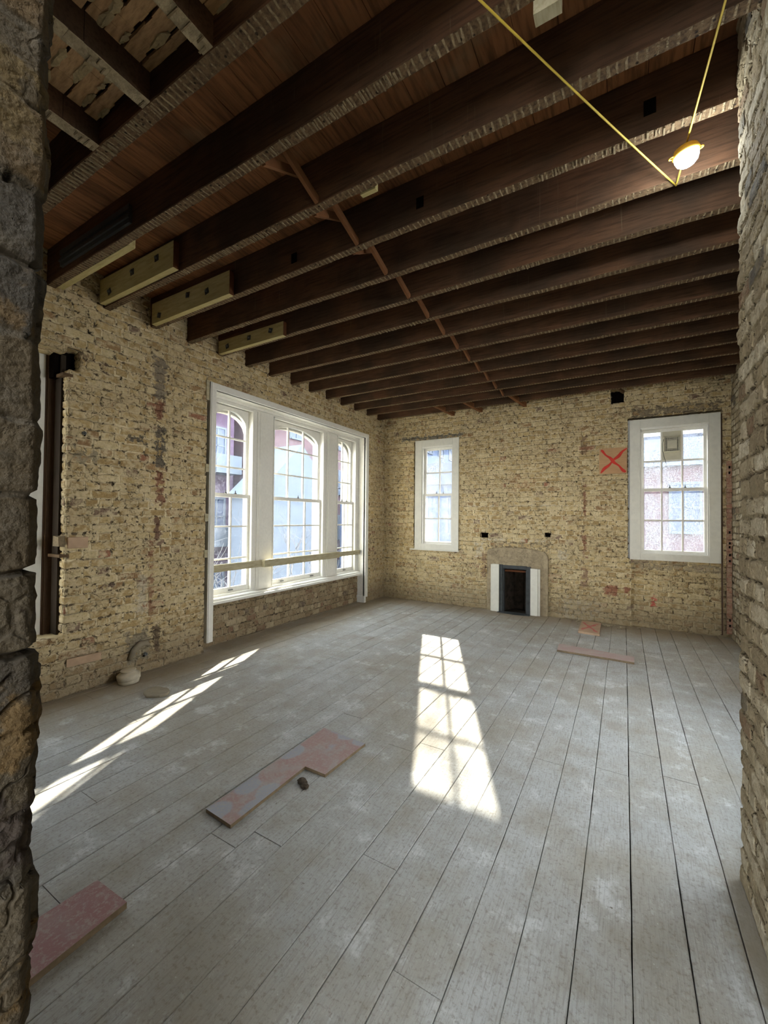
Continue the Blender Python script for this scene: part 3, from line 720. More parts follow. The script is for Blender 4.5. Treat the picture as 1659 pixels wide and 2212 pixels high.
for i, (a0, a1, c) in enumerate(LI):
    aa, bb = a0 + .012, a1 - .012
    sash(MAPL, aa, bb, 1.745, ZT - .012, .235, c, [2.12, 2.485], arch=(2.66, .165), bot=.045, stile=.04, parent=w1)
    lo = sash(MAPL, aa, bb, .575, 1.79, .19, c, [.99, 1.385], top=.045, bot=.065, stile=.04, parent=w1)
    for q in ((.35, .6) if c == 2 else (.5,)): latch(MAPL, aa + (bb - aa) * q, 1.79, .20, lo)
    for q in ((.5,) if c == 2 else (.2, .8)):
        MB().box(aa + (bb - aa) * q - .03, aa + (bb - aa) * q + .03, .172, .19, .60, .612, MAPL).build('sash_lift', M['steel'], lo)
# white outer stone surround with arched openings
so = MB()
for a0, a1 in ((2.7, 3.10), (3.76, 4.05), (5.21, 5.50), (6.04, 6.6)): so.box(a0, a1, .30, .37 if a0 < 5 else .41, .3, 3.3, MAPL)
for a0, a1 in ((3.10, 3.76), (4.05, 5.21), (5.50, 6.04)):
    f = arch_fn(a0, a1, 2.60, .2); n = 24
    for i in range(n):
        u, v = a0 + (a1 - a0) * i / n, a0 + (a1 - a0) * (i + 1) / n
        A = [MAPL(u, .30, f(u)), MAPL(v, .30, f(v)), MAPL(v, .30, 3.3), MAPL(u, .30, 3.3)]; B = [MAPL(u, .37, f(u)), MAPL(v, .37, f(v)), MAPL(v, .37, 3.3), MAPL(u, .37, 3.3)]
        vs = [so.bm.verts.new(q) for q in A + B]
        for q in ((0, 1, 2, 3), (4, 7, 6, 5), (0, 4, 5, 1), (3, 2, 6, 7)): so.bm.faces.new([vs[k] for k in q])
so.box(2.7, 6.6, .30, .45, .3, .56, MAPL)
so.build('stone_surround', M['stone_white'], w1)

def end_window(name, x0, x1, s0, s1, vb, cols, label, skip=()):
    w = empty(name, ((x0 + x1) / 2, 6.9, .95), kind='structure', label=label)
    a = MB()   # flat architrave boards
    b0, b1 = s0 - .008, s1 + .008
    a.box(x0, b0, -.022, .0, .955, 2.937, MAPE); a.box(b1, x1, -.022, .0, .955, 2.937, MAPE)
    a.box(b0, b1, -.022, .0, 2.815, 2.937, MAPE); a.box(b0, b1, -.020, .0, .955, 1.045, MAPE)
    a.build('architrave', M['white_end'], w, bevel=.002)
    f = MB()
    f.box(b0 - .02, b0, -.014, .14, 1.0, 2.86, MAPE); f.box(b1, b1 + .02, -.014, .14, 1.0, 2.86, MAPE); f.box(b0, b1, -.014, .14, 2.80, 2.86, MAPE); f.box(b0, b1, -.014, .16, 1.0, 1.055, MAPE)
    f.box(b0, b0 + .015, -.008, .03, 1.05, 2.80, MAPE); f.box(b1 - .015, b1, -.008, .03, 1.05, 2.80, MAPE); f.box(b0, b1, -.008, .03, 2.79, 2.81, MAPE)
    f.box(x0 - .03, b0, .12, .16, .9, 3.0, MAPE); f.box(b1, x1 + .03, .12, .16, .9, 3.0, MAPE); f.box(b0, b1, .12, .16, 2.80, 3.0, MAPE)  # unseen backing added to stop light leaking round the sashes
    f.build('frame', M['white'], w)
    sash(MAPE, s0, s1, 1.92, 2.80, .085, cols, [2.347], top=.045, bot=.04, stile=.038, vb=vb, parent=w, glass='glass2', skip=skip)
    lo = sash(MAPE, s0, s1, 1.05, 1.96, .04, cols, [1.512], top=.04, bot=.045, stile=.038, vb=vb, parent=w, glass='glass2')
    for q in (.45, .68): latch(MAPE, s0 + (s1 - s0) * q, 1.96, .055, lo)
    return w
w2 = end_window('window_2', -3.335, -2.49, -3.19, -2.615, [-2.89], 2, 'small white sash window left of the fireplace')
MB().box(-3.43, -2.48, -.035, .01, .932, .955, MAPE).build('window_sill', M['white_end'], w2, bevel=.003)
w3 = end_window('window_3', .07, 1.09, .205, .96, [.452, .69], 3, 'larger white sash window with an extractor fan, right of the fireplace', skip=((1, 1),))
# outer reveals so the sun is cut as in the photo
for (x0, x1) in ((-3.34, -2.58), (.08, 1.06)):
    m = MB(); m.box(x0 - .3, x0, .30, .33, .7, 3.2, MAPE); m.box(x1, x1 + .3, .30, .33, .7, 3.2, MAPE); m.box(x0, x1, .14, .36, 2.80, 3.2, MAPE); m.box(x0, x1, .14, .40, .8, 1.0, MAPE)
    m.build('outer_reveal', M['stone_white'], w2 if x0 < -1 else w3)
# window 4: opening at the far left, only its right reveal and timber post in view
w4 = empty('window_4', (-4.2, 1.1, .5), kind='structure', label='stripped opening at the left edge with a dark timber post')
pm = MB(); pm.box(1.548, 1.612, .20, .28, .5, 2.86, MAPL); pm.box(1.535, 1.548, .215, .28, .5, 2.86, MAPL); pm.box(.45, .52, .13, .23, .5, 2.86, MAPL)
pm.build('timber_post', M['post'], w4)
rv = MB(); rv.box(1.592, 1.63, .085, .20, .5, 2.86, MAPL); rv.build('dark_reveal', M['brick_dark'], w4)  # dark slab whose colour stands for shade deep in the slot
MB().box(1.40, 1.534, .22, .30, .5, 2.86, MAPL).box(.45, .60, .20, .30, .5, 2.86, MAPL).box(.6, 1.39, .2, .3, 2.7, 2.86, MAPL).box(.6, 1.39, .2, .3, .5, .62, MAPL).build('frame', M['white_end'], w4)
g = MB(); g.quad([MAPL(.6, .25, .62), MAPL(1.40, .25, .62), MAPL(1.40, .25, 2.7), MAPL(.6, .25, 2.7)]); g.build('glass', M['glass2'], w4)
for z, l in ((2.672, 'upper pale wooden peg bridging the dark slot by the left post'), (1.165, 'lower pale wooden peg bridging the dark slot by the left post')):
    o = MB().box(1.57, 1.64, -.005, .22, z - .012, z + .012, MAPL).build('wooden_peg', M['oldwood'], loc=(-4.05, 1.6, z)); tag(o, l, 'peg')
o = MB().box(1.625, 1.775, -.02, .03, 1.225, 1.32, MAPL).build('fixing_block', M['ply2'], loc=(-3.99, 1.7, 1.225), bevel=.004); tag(o, 'pinkish wooden fixing block set in the left wall beside the timber post', 'wood block')
o = MB().box(1.57, 1.61, .0, .10, 1.24, 1.33, MAPL, jit=.008).build('plaster_lump', M['plaster'], loc=(-4.05, 1.59, 1.24)); tag(o, 'pale lump of plaster in the dark slot beside the fixing block', 'plaster')

# timber across the wide window
def rail(a0, a1, d0, d1, z0, z1, l, tilt=0.0):
    o = MB().box(a0, a1, d0, d1, z0, z1, MAPL).build('window_batten', M['batten'], bevel=.002, loc=(-4.0 - d0, (a0 + a1) / 2, z0))
    return tag(o, l, 'batten', 'battens across the wide window')
rail(3.07, 3.90, .075, .122, .858, .942, 'left batten across the wide window, its square end near the jamb')
rail(3.83, 5.46, .02, .075, .855, .948, 'long middle batten screwed over the other two across the wide window')
rail(5.40, 6.14, .075, .122, .862, .935, 'right batten across the wide window, reaching the white jamb')
for z, l in ((1.05, 'lowest wooden plug beside the left architrave'), (2.0, 'middle wooden plug beside the left architrave'), (1.45, 'lower middle wooden plug beside the left architrave')):
    o = MB().box(2.915, 2.955, -.014, .03, z, z + .085, MAPL, jit=.003).build('wooden_plug', M['batten'], loc=(-4, 2.93, z)); tag(o, l, 'wooden plug')
o = MB().box(2.91, 2.95, -.012, .03, 2.80, 3.02, MAPL).build('wooden_plug', M['batten'], loc=(-4, 2.93, 2.8)); tag(o, 'tall upper wooden strip beside the top left architrave corner', 'wooden plug')

# extractor fan in window_3
fan = empty('extractor_fan', (.571, 6.90, 2.46), label='square cream extractor fan fitted in the top middle pane of the right window', cat='fan')
MB().box(.463, .68, .09, .115, 2.358, 2.757, MAPE).build('mounting_panel', M['plastic'], fan)
f = MB(); 
for a0, a1, z0, z1 in ((.472, .672, 2.462, 2.478), (.472, .672, 2.668, 2.684), (.472, .488, 2.462, 2.684), (.656, .672, 2.462, 2.684)): f.box(a0, a1, .03, .09, z0, z1, MAPE)
f.build('housing', M['plastic'], fan, bevel=.005)
f = MB(); f.box(.489, .655, .054, .089, 2.479, 2.667, MAPE, mi=1)
for i in range(9):
    z = 2.49 + i * .0205; f.box(.488, .656, .045, .05, z, z + .009, MAPE)
for i in range(8):
    x = .494 + i * .0215; f.box(x, x + .006, .044, .056, 2.478, 2.668, MAPE)
f.build('grille', [M['plastic'], M['slate']], fan)
MB().box(.515, .628, .034, .046, 2.505, 2.625, MAPE).build('cover_plate', M['plastic'], fan, bevel=.003)
MB().tube([(.474, 6.88, 2.64), (.458, 6.87, 2.58), (.46, 6.86, 2.48), (.478, 6.85, 2.39), (.50, 6.845, 2.30)], .003, 6).build('pull_cord', M['slate'], fan)

# ------------------------------------------------------------------ board on wall with red X
def stroke(mb, p0, p1, w, y, seed, mi=0, mp=None):
    n = 14; L_ = []; R_ = []
    d = Vector((p1[0] - p0[0], p1[1] - p0[1])).normalized(); nn = Vector((-d.y, d.x))
    for i in range(n + 1):
        c = Vector(p0).lerp(Vector(p1), i / n) + nn * .006 * math.sin(i * 1.3 + seed)
        ww = w * (.8 + .25 * math.sin(i * .9 + seed * 2)) * (.6 if i in (0, n) else 1)
        L_.append(c + nn * ww / 2); R_.append(c - nn * ww / 2)
    for i in range(n):
        mb.quad([mp(*L_[i], y), mp(*L_[i + 1], y), mp(*R_[i + 1], y), mp(*R_[i], y)], mi)
pb = empty('wall_board', (-.145, 6.83, 2.19), label='square plywood board with a red spray-painted X on the far wall beside the right window', cat='board')
MB().box(-.318, .035, -.028, -.008, 2.185, 2.56, MAPE).build('panel', M['ply'], pb)
m = MB(); mpx = lambda x, z, y: (x, y, z)
stroke(m, (-.295, 2.535), (.018, 2.20), .042, 6.8205, 1.0, mp=mpx); stroke(m, (.03, 2.545), (-.30, 2.205), .042, 6.8200, 2.0, mp=mpx)
m.build('painted_cross', M['redpaint'], pb)

# ------------------------------------------------------------------ fireplace
fp = empty('fireplace', (-1.52, 6.83, 0), label='stripped fireplace with white jambs, dark iron frame and arched cement surround', cat='fireplace')
pts = [(-1.976, 0.0), (-1.976, .97)]
for i in range(15):
    u = i / 14; pts.append((-1.95 + (1.95 - 1.07) * u, .985 + .065 * math.sin(math.pi * (.12 + .82 * u)) ** .8))
pts += [(-1.02, .93), (-1.018, .80), (-1.02, 0.0), (-1.27, 0), (-1.27, .735), (-1.77, .765), (-1.77, 0)]
bmm = MB(); bmm.prism(pts, 6.808, 6.86, mp=lambda x, z, y: (x, y, z)); bmm.build('cement_surround', M['cement'], fp, bevel=.004)
MB().box(-1.88, -1.768, -.085, -.042, 0, .772, MAPE).build('jamb', M['white_end'], fp, bevel=.003)
MB().box(-1.906, -1.88, -.07, -.042, 0, .765, MAPE).build('jamb_strip', M['white_end'], fp, bevel=.002)
MB().box(-1.275, -1.165, -.085, -.042, 0, .735, MAPE).build('jamb', M['white_end'], fp, bevel=.003)
MB().box(-1.165, -1.132, -.07, -.042, 0, .73, MAPE).build('jamb_strip', M['white_end'], fp, bevel=.002)
m = MB(); m.box(-1.768, -1.712, -.062, -.005, 0, .768, MAPE); m.box(-1.335, -1.275, -.062, -.005, 0, .755, MAPE); m.box(-1.712, -1.335, -.062, -.005, .705, .762, MAPE)
m.box(-1.712, -1.695, -.05, .02, 0, .70, MAPE); m.box(-1.35, -1.335, -.05, .02, 0, .70, MAPE)
m.build('iron_frame', M['slate'], fp, bevel=.003)
MB().box(-1.69, -1.36, -.01, .02, .655, .685, MAPE).build('lintel_bar', M['endgrain'], fp)
m = MB(); m.box(-1.78, -1.28, .30, .36, -.02, .9, MAPE); m.box(-1.80, -1.72, .0, .36, -.02, .9, MAPE); m.box(-1.335, -1.26, .0, .36, -.02, .9, MAPE); m.box(-1.8, -1.26, .0, .36, .731, .9, MAPE); m.box(-1.72, -1.335, 0, .3, -.02, .004, MAPE)
m.prism([(-1.72, 6.87), (-1.60, 7.15), (-1.72, 7.15)], 0, .73); m.prism([(-1.335, 6.87), (-1.335, 7.15), (-1.46, 7.15)], 0, .73)
m.build('firebox', M['soot'], fp)
MB().prism([(-1.76, 6.82), (-1.78, 6.70), (-1.5, 6.66), (-1.27, 6.70), (-1.28, 6.82)], .001, .010).build('hearth_patch', M['slate'], fp)

# red perforated brick pier strip in the right corner
rc = empty('perforated_brick_strip', (1.17, 6.85, 0), label='narrow red perforated brick strip standing in the far right corner', cat='brick strip')
m = MB()
z = .06
while z < 2.26:
    h = random.uniform(.06, .075); m.box(1.145, 1.198, -.03, .01, z, z + h - .006, MAPE, jit=.004); z += h
m.build('bricks', M['redchase'], rc)
for z in (2.19, 2.12, 1.35, 1.21, 1.16, 1.06, .98, .22, .15): MB().box(1.165, 1.182, -.036, -.024, z, z + .03, MAPE, jit=.002).build('perforation', M['void'], rc)
o = MB().box(1.094, 1.110, -.008, .02, .03, 2.92, MAPE, jit=.003).build('gap_shade_strip', M['post'], loc=(1.12, 6.84, .03)); tag(o, 'dark strip painted as the shaded gap between the right window and the red brick strip', 'gap strip')  # dark strip put in for the shade of a narrow gap
o = MB().box(-2.45, -2.425, -.006, .002, 1.0, 1.2, MAPE); o.bm.free()

# left wall small things
def pipe_stub(y, z, r, l):
    mt = Matrix.Translation((-4.03, y, z)) @ Matrix.Rotation(math.pi / 2, 4, 'Y')
    o = empty('pipe_stub', (-4.0, y, z), label=l, cat='pipe')
    m = MB(); m.lathe([(r * .62, 0), (r, 0), (r, .062), (r * .62, .062), (r * .62, .005)], mt, 16); m.build('pipe', M['steel'], o)
    m = MB(); m.lathe([(r * 2.2, .018), (r * 1.7, .034), (.001, .036)], mt, 12); m.build('socket_hole', M['void'], o)
pipe_stub(1.725, 2.205, .014, 'cut pipe end in a dark hole high on the left wall')
pipe_stub(2.285, .175, .016, 'cut pipe end low on the left wall above the pale slab')
o = MB(); o.tube([(-3.985, 2.14, .16), (-3.975, 2.17, .24), (-3.975, 2.23, .285), (-3.975, 2.29, .28), (-3.98, 2.32, .25)], [.018, .028, .03, .024, .012], 10)
o = o.build('bent_pipe', M['stoneslab'], loc=(-3.98, 2.2, .2)); tag(o, 'curved crusted pipe bend low on the left wall', 'pipe')
o = MB().box(1.64, 1.90, -.012, .02, .235, .30, MAPL, jit=.006).build('timber_plug', M['ply2'], loc=(-4, 1.75, .235)); tag(o, 'long pale timber plug low on the left wall near its corner', 'timber plug')
# white cracked pot and slab
pr_ = [(.055, 0), (.082, .004), (.088, .03), (.084, .034), (.092, .040), (.094, .072), (.086, .082), (.082, .083), (.055, .094), (.045, .100), (.060, .108), (.064, .114), (.058, .118), (.02, .117)]
o = MB().lathe(pr_, Matrix.Translation((-3.86, 2.07, 0)) @ Matrix.Rotation(.06, 4, 'X'), 28)
for v in o.bm.verts: v.co += Vector((random.uniform(-.0025, .0025), random.uniform(-.0025, .0025), random.uniform(-.002, .002)))
o = o.build('broken_pot', M['pot'], loc=(-3.86, 2.07, 0)); tag(o, 'squat cracked white ceramic pot on the floor against the left wall', 'pot')
pts = []
for i in range(18):
    a = 2 * math.pi * i / 18; r = 1 + .08 * math.sin(3 * a + 1); pts.append((-3.42 + .115 * r * math.cos(a), 2.06 + .10 * r * math.sin(a) * (1 if math.cos(a) > 0 else .8)))
o = MB().prism(pts, 0.001, .024).build('stone_slab', M['stoneslab'], bevel=.005, loc=(-3.42, 2.06, 0)); tag(o, 'flat rounded dusty slab on the floor next to the white pot', 'slab')

# ------------------------------------------------------------------ loose boards on the floor
def board(name, poly, th, mats, label, mside=1, z0=.002):
    cx, cy = sum(p[0] for p in poly) / len(poly), sum(p[1] for p in poly) / len(poly)
    o = MB().prism(poly, z0, z0 + th, mi=0, mside=mside).build(name, mats, loc=(cx, cy, z0))
    return tag(o, label, 'board')
board('floor_patch_board', [(-1.830, 1.372), (-1.634, 1.362), (-1.640, 1.905), (-1.490, 1.905), (-1.470, 2.300), (-1.828, 2.318)], .018, [M['bL'], M['bedge']], 'L-shaped faded red and blue-grey board lying on the floor left of the sunlit patch')
board('floor_patch_board', [(-1.86, .58), (-1.625, .50), (-1.640, .888), (-1.842, .880)], .024, [M['bR'], M['bedge']], 'dark red board at the lower left, partly hidden by the near brick wall')
board('floor_patch_board', [(-.662, 5.08), (.092, 5.055), (.096, 5.265), (-.672, 5.345)], .02, [M['bP'], M['bedge']], 'long narrow pinkish board lying near the right window')
sq = empty('crossed_board', (-.40, 6.38, 0), label='small square board with a faded red X lying at the foot of the far wall', cat='board')
MB().prism([(-.530, 6.06), (-.275, 6.04), (-.285, 6.70), (-.535, 6.72)], .002, .03).build('panel', M['ply2'], sq)
m = MB(); fl = lambda x, y, z: (x, y, z)
stroke(m, (-.51, 6.60), (-.31, 6.12), .045, .0306, 1.0, mp=fl); stroke(m, (-.32, 6.60), (-.50, 6.16), .045, .0310, 2.0, mp=fl)
m.build('painted_cross', M['redpaint2'], sq)
# clods and rubble
def lump(name, x, y, s, mat, label, group=None, cat='debris'):
    m = MB(); r = bmesh.ops.create_icosphere(m.bm, subdivisions=2, radius=s, matrix=Matrix.Translation((x, y, s * .5)) @ Matrix.Diagonal((1 + random.random() * .5, 1, .6, 1)))
    for v in r['verts']: v.co += Vector([random.uniform(-.22, .22) * s for _ in range(3)]); v.co.z = max(v.co.z, .0015)
    for f in m.bm.faces: f.smooth = False
    return tag(m.build(name, mat, loc=(x, y, 0)), label, cat, group)
lump('debris_clump', -1.570, 1.800, .026, M['clod'], 'larger dark clod in the notch of the L-shaped board')
lump('debris_clump', -1.530, 1.775, .020, M['clod'], 'smaller dark clod beside the larger one near the L-shaped board')
for i in range(46):
    x = -.62 + abs(random.gauss(0, .30)); y = 6.80 - abs(random.gauss(0, .10))
    if -.56 < x < -.26 and y < 6.74: x += .32
    lump('rubble_chip', min(x, 1.1), y, random.uniform(.006, .018), M['rubble'], 'pale rubble chip swept against the foot of the far wall', 'rubble chips at the foot of the far wall')

# ------------------------------------------------------------------ site light and yellow cable
cam_dir = Vector((0 - .258, 0 - 2.45, 1.5 - 3.30)).normalized()
ax = (Vector((.15, .17, -.95)).normalized())
rot = Vector((0, 0, -1)).rotation_difference(ax).to_matrix().to_4x4()
LC = Vector((.262, 2.45, 3.30))
lamp = empty('site_lamp', LC, label='glowing white site lamp with a yellow backplate hanging on yellow cable', cat='lamp')
mt = Matrix.Translation(LC) @ rot @ Matrix.Rotation(math.pi, 4, 'X')  # lathe z -> along -axis
up = Matrix.Translation(LC) @ rot
MB().lathe([(.001, .036), (.030, .035), (.048, .026), (.056, .010), (.058, .0), (.052, -.004), (.001, -.005)], up, 28).build('backplate', M['yellowp'], lamp)
t = NT('lamp_diffuser'); em = t.n('ShaderNodeEmission'); em.inputs[0].default_value = (.86, .95, 1, 1); em.inputs[1].default_value = 22.0; t.lk(em.outputs[0], t.out.inputs['Surface']); M['glow'] = t.m
MB().lathe([(.052, -.004), (.050, -.022), (.043, -.040), (.028, -.053), (.001, -.057)], up, 28).build('diffuser', M['glow'], lamp)
for sgn in (-1, 1):
    c_ = up @ Vector((sgn * .060, sgn * .012, .004)); m = MB(); n = 12
    pts = [c_ + (rot.to_3x3() @ Vector((.011 * math.cos(2 * math.pi * k / n), .011 * math.sin(2 * math.pi * k / n), 0))) for k in range(n + 1)]
    m.tube(pts, .0035, 6); m.build('mounting_lug', M['yellowp'], lamp)
def sagline(p0, p1, sag, n=24):
    p0, p1 = Vector(p0), Vector(p1)
    return [p0.lerp(p1, i / n) - Vector((0, 0, sag * 4 * (i / n) * (1 - i / n))) for i in range(n + 1)]
cb = MB()
cb.tube(sagline((-.99, .30, 3.345), (.246, 2.725, 3.345), .02), .0042, 8)
cb.tube(sagline((.246, 2.725, 3.345), (.262, 2.47, 3.345), .01, 8)[:], .0042, 8)
cb.tube(sagline((.262, 2.44, 3.342), (.42, .30, 3.342), .01), .0042, 8)
cb = cb.build('yellow_cable', M['yellow'], loc=(.246, 2.72, 3.34)); tag(cb, 'thin yellow cable strung under the joists and tied near the lamp', 'cable')

# ------------------------------------------------------------------ outside
def facade_mat(name, brick, pane, frame, band, pw=2.2, ph=3.0, ww=.28, hh=.26, axis=1):
    t = NT(name); tc = t.n('ShaderNodeTexCoord').outputs['Object']
    n = t.noise(tc, 3, 4, .6); c = t.mix(t.step(n, .3, .7), brick, tuple(q * .8 for q in brick))
    t.bsdf(c, .9, .1); return t.m
M['o_purple'] = facade_mat('mauve_brick', S(92, 76, 92), 0, 0, 0)
M['o_red'] = facade_mat('red_brick', S(106, 88, 90), 0, 0, 0)
M['o_white'] = simple('white_render', S(104, 112, 120), .8, .2, .04, 3, .05)
M['o_blue'] = simple('pale_blue_render', S(84, 98, 122), .8, .2, .05, 3, .05)
M['o_pane'] = simple('outside_glass', S(62, 78, 104), .3, .5, .1, 2, .0)
M['o_roof'] = simple('slate_roof', S(74, 78, 88), .8, .2, .1, 6, .2)
M['bark'] = simple('bark', S(128, 126, 124), .9, .1, .15, 20, .4)
M['street'] = simple('street', S(80, 80, 80), .9, .1, .1, 2, .1)
def building(name, label, face, x0, x1, y0, y1, z0, z1, wall, floors, cols, balc=False, wall_ax='x+', roof=None, winmat='o_white'):
    r = empty(name, ((x0 + x1) / 2, (y0 + y1) / 2, z0), label=label, cat='building')
    MB().box(x0, x1, y0, y1, z0, z1).build('wall', wall, r)
    fh = (z1 - z0) / floors
    for f in range(floors):
        for c in range(cols):
            zb = z0 + fh * f + fh * .3
            if wall_ax == 'x+': mp = lambda a, d, z: (x1 + d, a, z); lo, hi = y0, y1
            else: mp = lambda a, d, z: (a, y0 - d, z); lo, hi = x0, x1
            w = (hi - lo) / cols; a0 = lo + w * c + w * .28; a1 = a0 + w * .42
            fm = MB(); t_ = .09
            fm.box(a0 - t_, a0, -.05, .06, zb - t_, zb + fh * .5 + t_, mp); fm.box(a1, a1 + t_, -.05, .06, zb - t_, zb + fh * .5 + t_, mp); fm.box(a0, a1, -.05, .06, zb + fh * .5, zb + fh * .5 + t_, mp); fm.box(a0, a1, -.05, .1, zb - t_, zb, mp)
            fm.box((a0 + a1) / 2 - .03, (a0 + a1) / 2 + .03, 0, .05, zb, zb + fh * .5, mp); fm.box(a0, a1, 0, .05, zb + fh * .25, zb + fh * .25 + .05, mp)
            wo = fm.build('window', M[winmat], r)
            MB().box(a0, a1, .0, .02, zb, zb + fh * .5, mp).build('pane', M['o_pane'], wo)
            if balc and c % 2 == 0: MB().box(a0 - .3, a1 + .3, 0, .9, zb - .5, zb + .35, mp).build('balcony', M['o_white'], r)
    if roof:
        x_, X_, y_, Y_ = x0 - .2, x1 + .2, y0 - .2, y1 + .2
        m = MB()
        if wall_ax == 'x+': m.prism([(x_, z1), (X_, z1), ((x_ + X_) / 2, z1 + roof)], y_, Y_, mp=lambda x, z, y: (x, y, z))
        else: m.prism([(y_, z1), (Y_, z1), ((y_ + Y_) / 2, z1 + roof)], x_, X_, mp=lambda y, z, x: (x, y, z))
        m.build('roof', M['o_roof'], r)
    return r
building('apartment_block', 'mauve brick apartment block with white balconies seen through the left light of the wide window', 0, -24, -16.5, 8.0, 13.6, -7, 13, M['o_purple'], 6, 3, balc=True)
building('brick_house', 'red brick block with a pale band seen through the middle light of the wide window', 0, -24, -17, 15, 27, -7, 11.5, M['o_red'], 6, 5)
gb = empty('gabled_house', (-13.8, 14.5, -7), label='white rendered gabled house seen low through the wide window', cat='building')
MB().box(-14.8, -12.9, 12.0, 17.0, -7, 2.4).build('wall', M['o_white'], gb)
MB().prism([(11.8, 2.4), (17.2, 2.4), (14.5, 4.9)], -14.8, -12.9, mp=lambda y, z, x: (x, y, z)).build('gable', M['o_white'], gb)
building('office_block', 'pale blue office facade seen through the right light of the wide window', 0, -20, -13, 28, 44, -7, 12, M['o_blue'], 6, 7)
building('terrace_house', 'pale terrace with slate roof seen through the grimy small window', 0, -14, -4.0, 19, 26, -7, 3.2, M['o_blue'], 3, 5, wall_ax='y-', roof=1.6)
building('terrace_house', 'pinkish brick terrace with slate roof seen through the grimy right window', 0, -3.0, 9, 19, 26, -7, 3.6, M['o_red'], 3, 6, wall_ax='y-', roof=1.8)
o = MB().box(-60, 30, -30, 70, -7.2, -7).build('street_ground', M['street']); tag(o, kind='structure')
def tree(x, y, z0, h, label):
    r = empty('bare_tree', (x, y, z0), label=label, cat='tree')
    tr = MB(); br = MB()
    def grow(mb_, p, d, l, rad, dep):
        pts = [p]; q = p.copy(); dd = d.copy()
        for i in range(4):
            dd = (dd + Vector((random.gauss(0, .12), random.gauss(0, .12), random.gauss(.05, .08)))).normalized(); q = q + dd * l / 4; pts.append(q.copy())
        mb_.tube(pts, [rad * (1 - .12 * i) for i in range(5)], 5)
        if dep > 0:
            for k in range(3 if dep > 1 else 4):
                nd_ = (dd + Vector((random.gauss(0, .55), random.gauss(0, .55), random.gauss(.1, .3)))).normalized()
                grow(br, pts[random.choice((2, 3, 4))], nd_, l * .68, rad * .5, dep - 1)
    grow(tr, Vector((x, y, z0)), Vector((0, 0, 1)), h * .45, .16, 5)
    tr.build('trunk', M['bark'], r); br.build('branches', M['bark'], r)
tree(-9.0, 6.2, -7, 8.6, 'bare branched tree low outside the left light of the wide window')
tree(-10.4, 13.0, -7, 8.0, 'bare branched tree low outside the middle light of the wide window')

# ------------------------------------------------------------------ world, sun, camera
w = bpy.data.worlds.new('World'); SC.world = w; w.use_nodes = True
nt = w.node_tree; nt.nodes.clear()
out = nt.nodes.new('ShaderNodeOutputWorld'); bg = nt.nodes.new('ShaderNodeBackground'); tc = nt.nodes.new('ShaderNodeTexCoord')
sp = nt.nodes.new('ShaderNodeSeparateXYZ'); cr = nt.nodes.new('ShaderNodeValToRGB')
nt.links.new(tc.outputs['Generated'], sp.inputs[0]); nt.links.new(sp.outputs[2], cr.inputs[0])
cr.color_ramp.elements[0].position = 0; cr.color_ramp.elements[0].color = (1, 1, 1, 1)
cr.color_ramp.elements[1].position = .8; cr.color_ramp.elements[1].color = (.74, .86, 1, 1)
nt.links.new(cr.outputs[0], bg.inputs[0]); nt.links.new(bg.outputs[0], out.inputs[0])
bg.inputs[1].default_value = 5.0
sun = bpy.data.lights.new('sun', 'SUN'); sun.energy = 20; sun.angle = math.radians(.6); sun.color = (1, .93, .79)
so = bpy.data.objects.new('sun', sun); COL.objects.link(so)
so.rotation_euler = Vector((.438, -1, -.55)).to_track_quat('-Z', 'Y').to_euler()
lp = bpy.data.lights.new('site_lamp_light', 'POINT'); lp.energy = 9; lp.color = (.9, .97, 1); lp.shadow_soft_size = .05
lo = bpy.data.objects.new('site_lamp_light', lp); COL.objects.link(lo); lo.location = LC + ax * .075; 
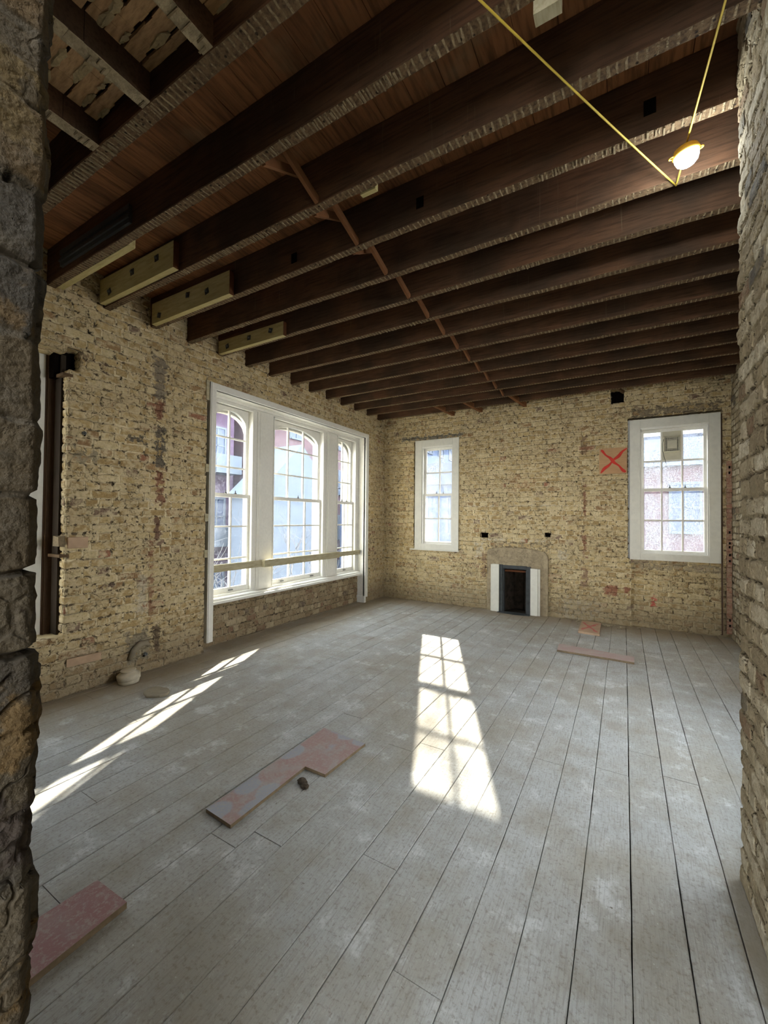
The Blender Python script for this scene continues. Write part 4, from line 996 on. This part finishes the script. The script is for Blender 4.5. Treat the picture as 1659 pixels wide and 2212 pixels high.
def portal(loc, rot_, sx, sy):
    a = bpy.data.lights.new('portal', 'AREA'); a.shape = 'RECTANGLE'; a.size = sx; a.size_y = sy; a.cycles.is_portal = True
    o = bpy.data.objects.new('portal', a); COL.objects.link(o); o.location = loc; o.rotation_euler = rot_
portal((-4.5, 4.6, 1.7), (0, -math.pi / 2, 0), 2.6, 3.4)
portal((-2.95, 7.3, 1.9), (-math.pi / 2, 0, 0), .9, 2.0)
portal((.57, 7.3, 1.9), (-math.pi / 2, 0, 0), 1.1, 2.0)
portal((-4.5, 1.0, 1.7), (0, -math.pi / 2, 0), 2.5, 1.0)
portal((1.7, 3.25, 1.75), (0, math.pi / 2, 0), 2.4, 1.4)
portal((-.02, -.75, 1.8), (math.pi / 2, 0, 0), 1.0, 3.8)

cam = bpy.data.cameras.new('camera'); co = bpy.data.objects.new('camera', cam); COL.objects.link(co)
FPX, YAW, PIT, ROL = 887.79, math.radians(30.300), math.radians(.921), math.radians(.549)
cam.sensor_fit = 'HORIZONTAL'; cam.sensor_width = 36; cam.lens = FPX / 1659 * 36; cam.clip_start = .02; cam.clip_end = 300
fw = Vector((-math.sin(YAW) * math.cos(PIT), math.cos(YAW) * math.cos(PIT), math.sin(PIT)))
r0 = Vector((math.cos(YAW), math.sin(YAW), 0)); u0 = r0.cross(fw)
r2 = r0 * math.cos(ROL) + u0 * math.sin(ROL); u2 = u0 * math.cos(ROL) - r0 * math.sin(ROL)
co.matrix_world = Matrix(((r2.x, u2.x, -fw.x, 0), (r2.y, u2.y, -fw.y, 0), (r2.z, u2.z, -fw.z, 1.5), (0, 0, 0, 1)))
SC.camera = co
SC.view_settings.view_transform = 'Standard'; SC.view_settings.look = 'None'; SC.view_settings.gamma = 1; SC.view_settings.exposure = 1.12
SC.cycles.use_denoising = True
SC.cycles.max_bounces = 5; SC.cycles.diffuse_bounces = 3; SC.cycles.adaptive_min_samples = 12; SC.cycles.glossy_bounces = 2; SC.cycles.transparent_max_bounces = 8; SC.cycles.use_adaptive_sampling = True; SC.cycles.adaptive_threshold = .10; SC.cycles.caustics_reflective = False; SC.cycles.caustics_refractive = False
SC.cycles.sample_clamp_indirect = 6
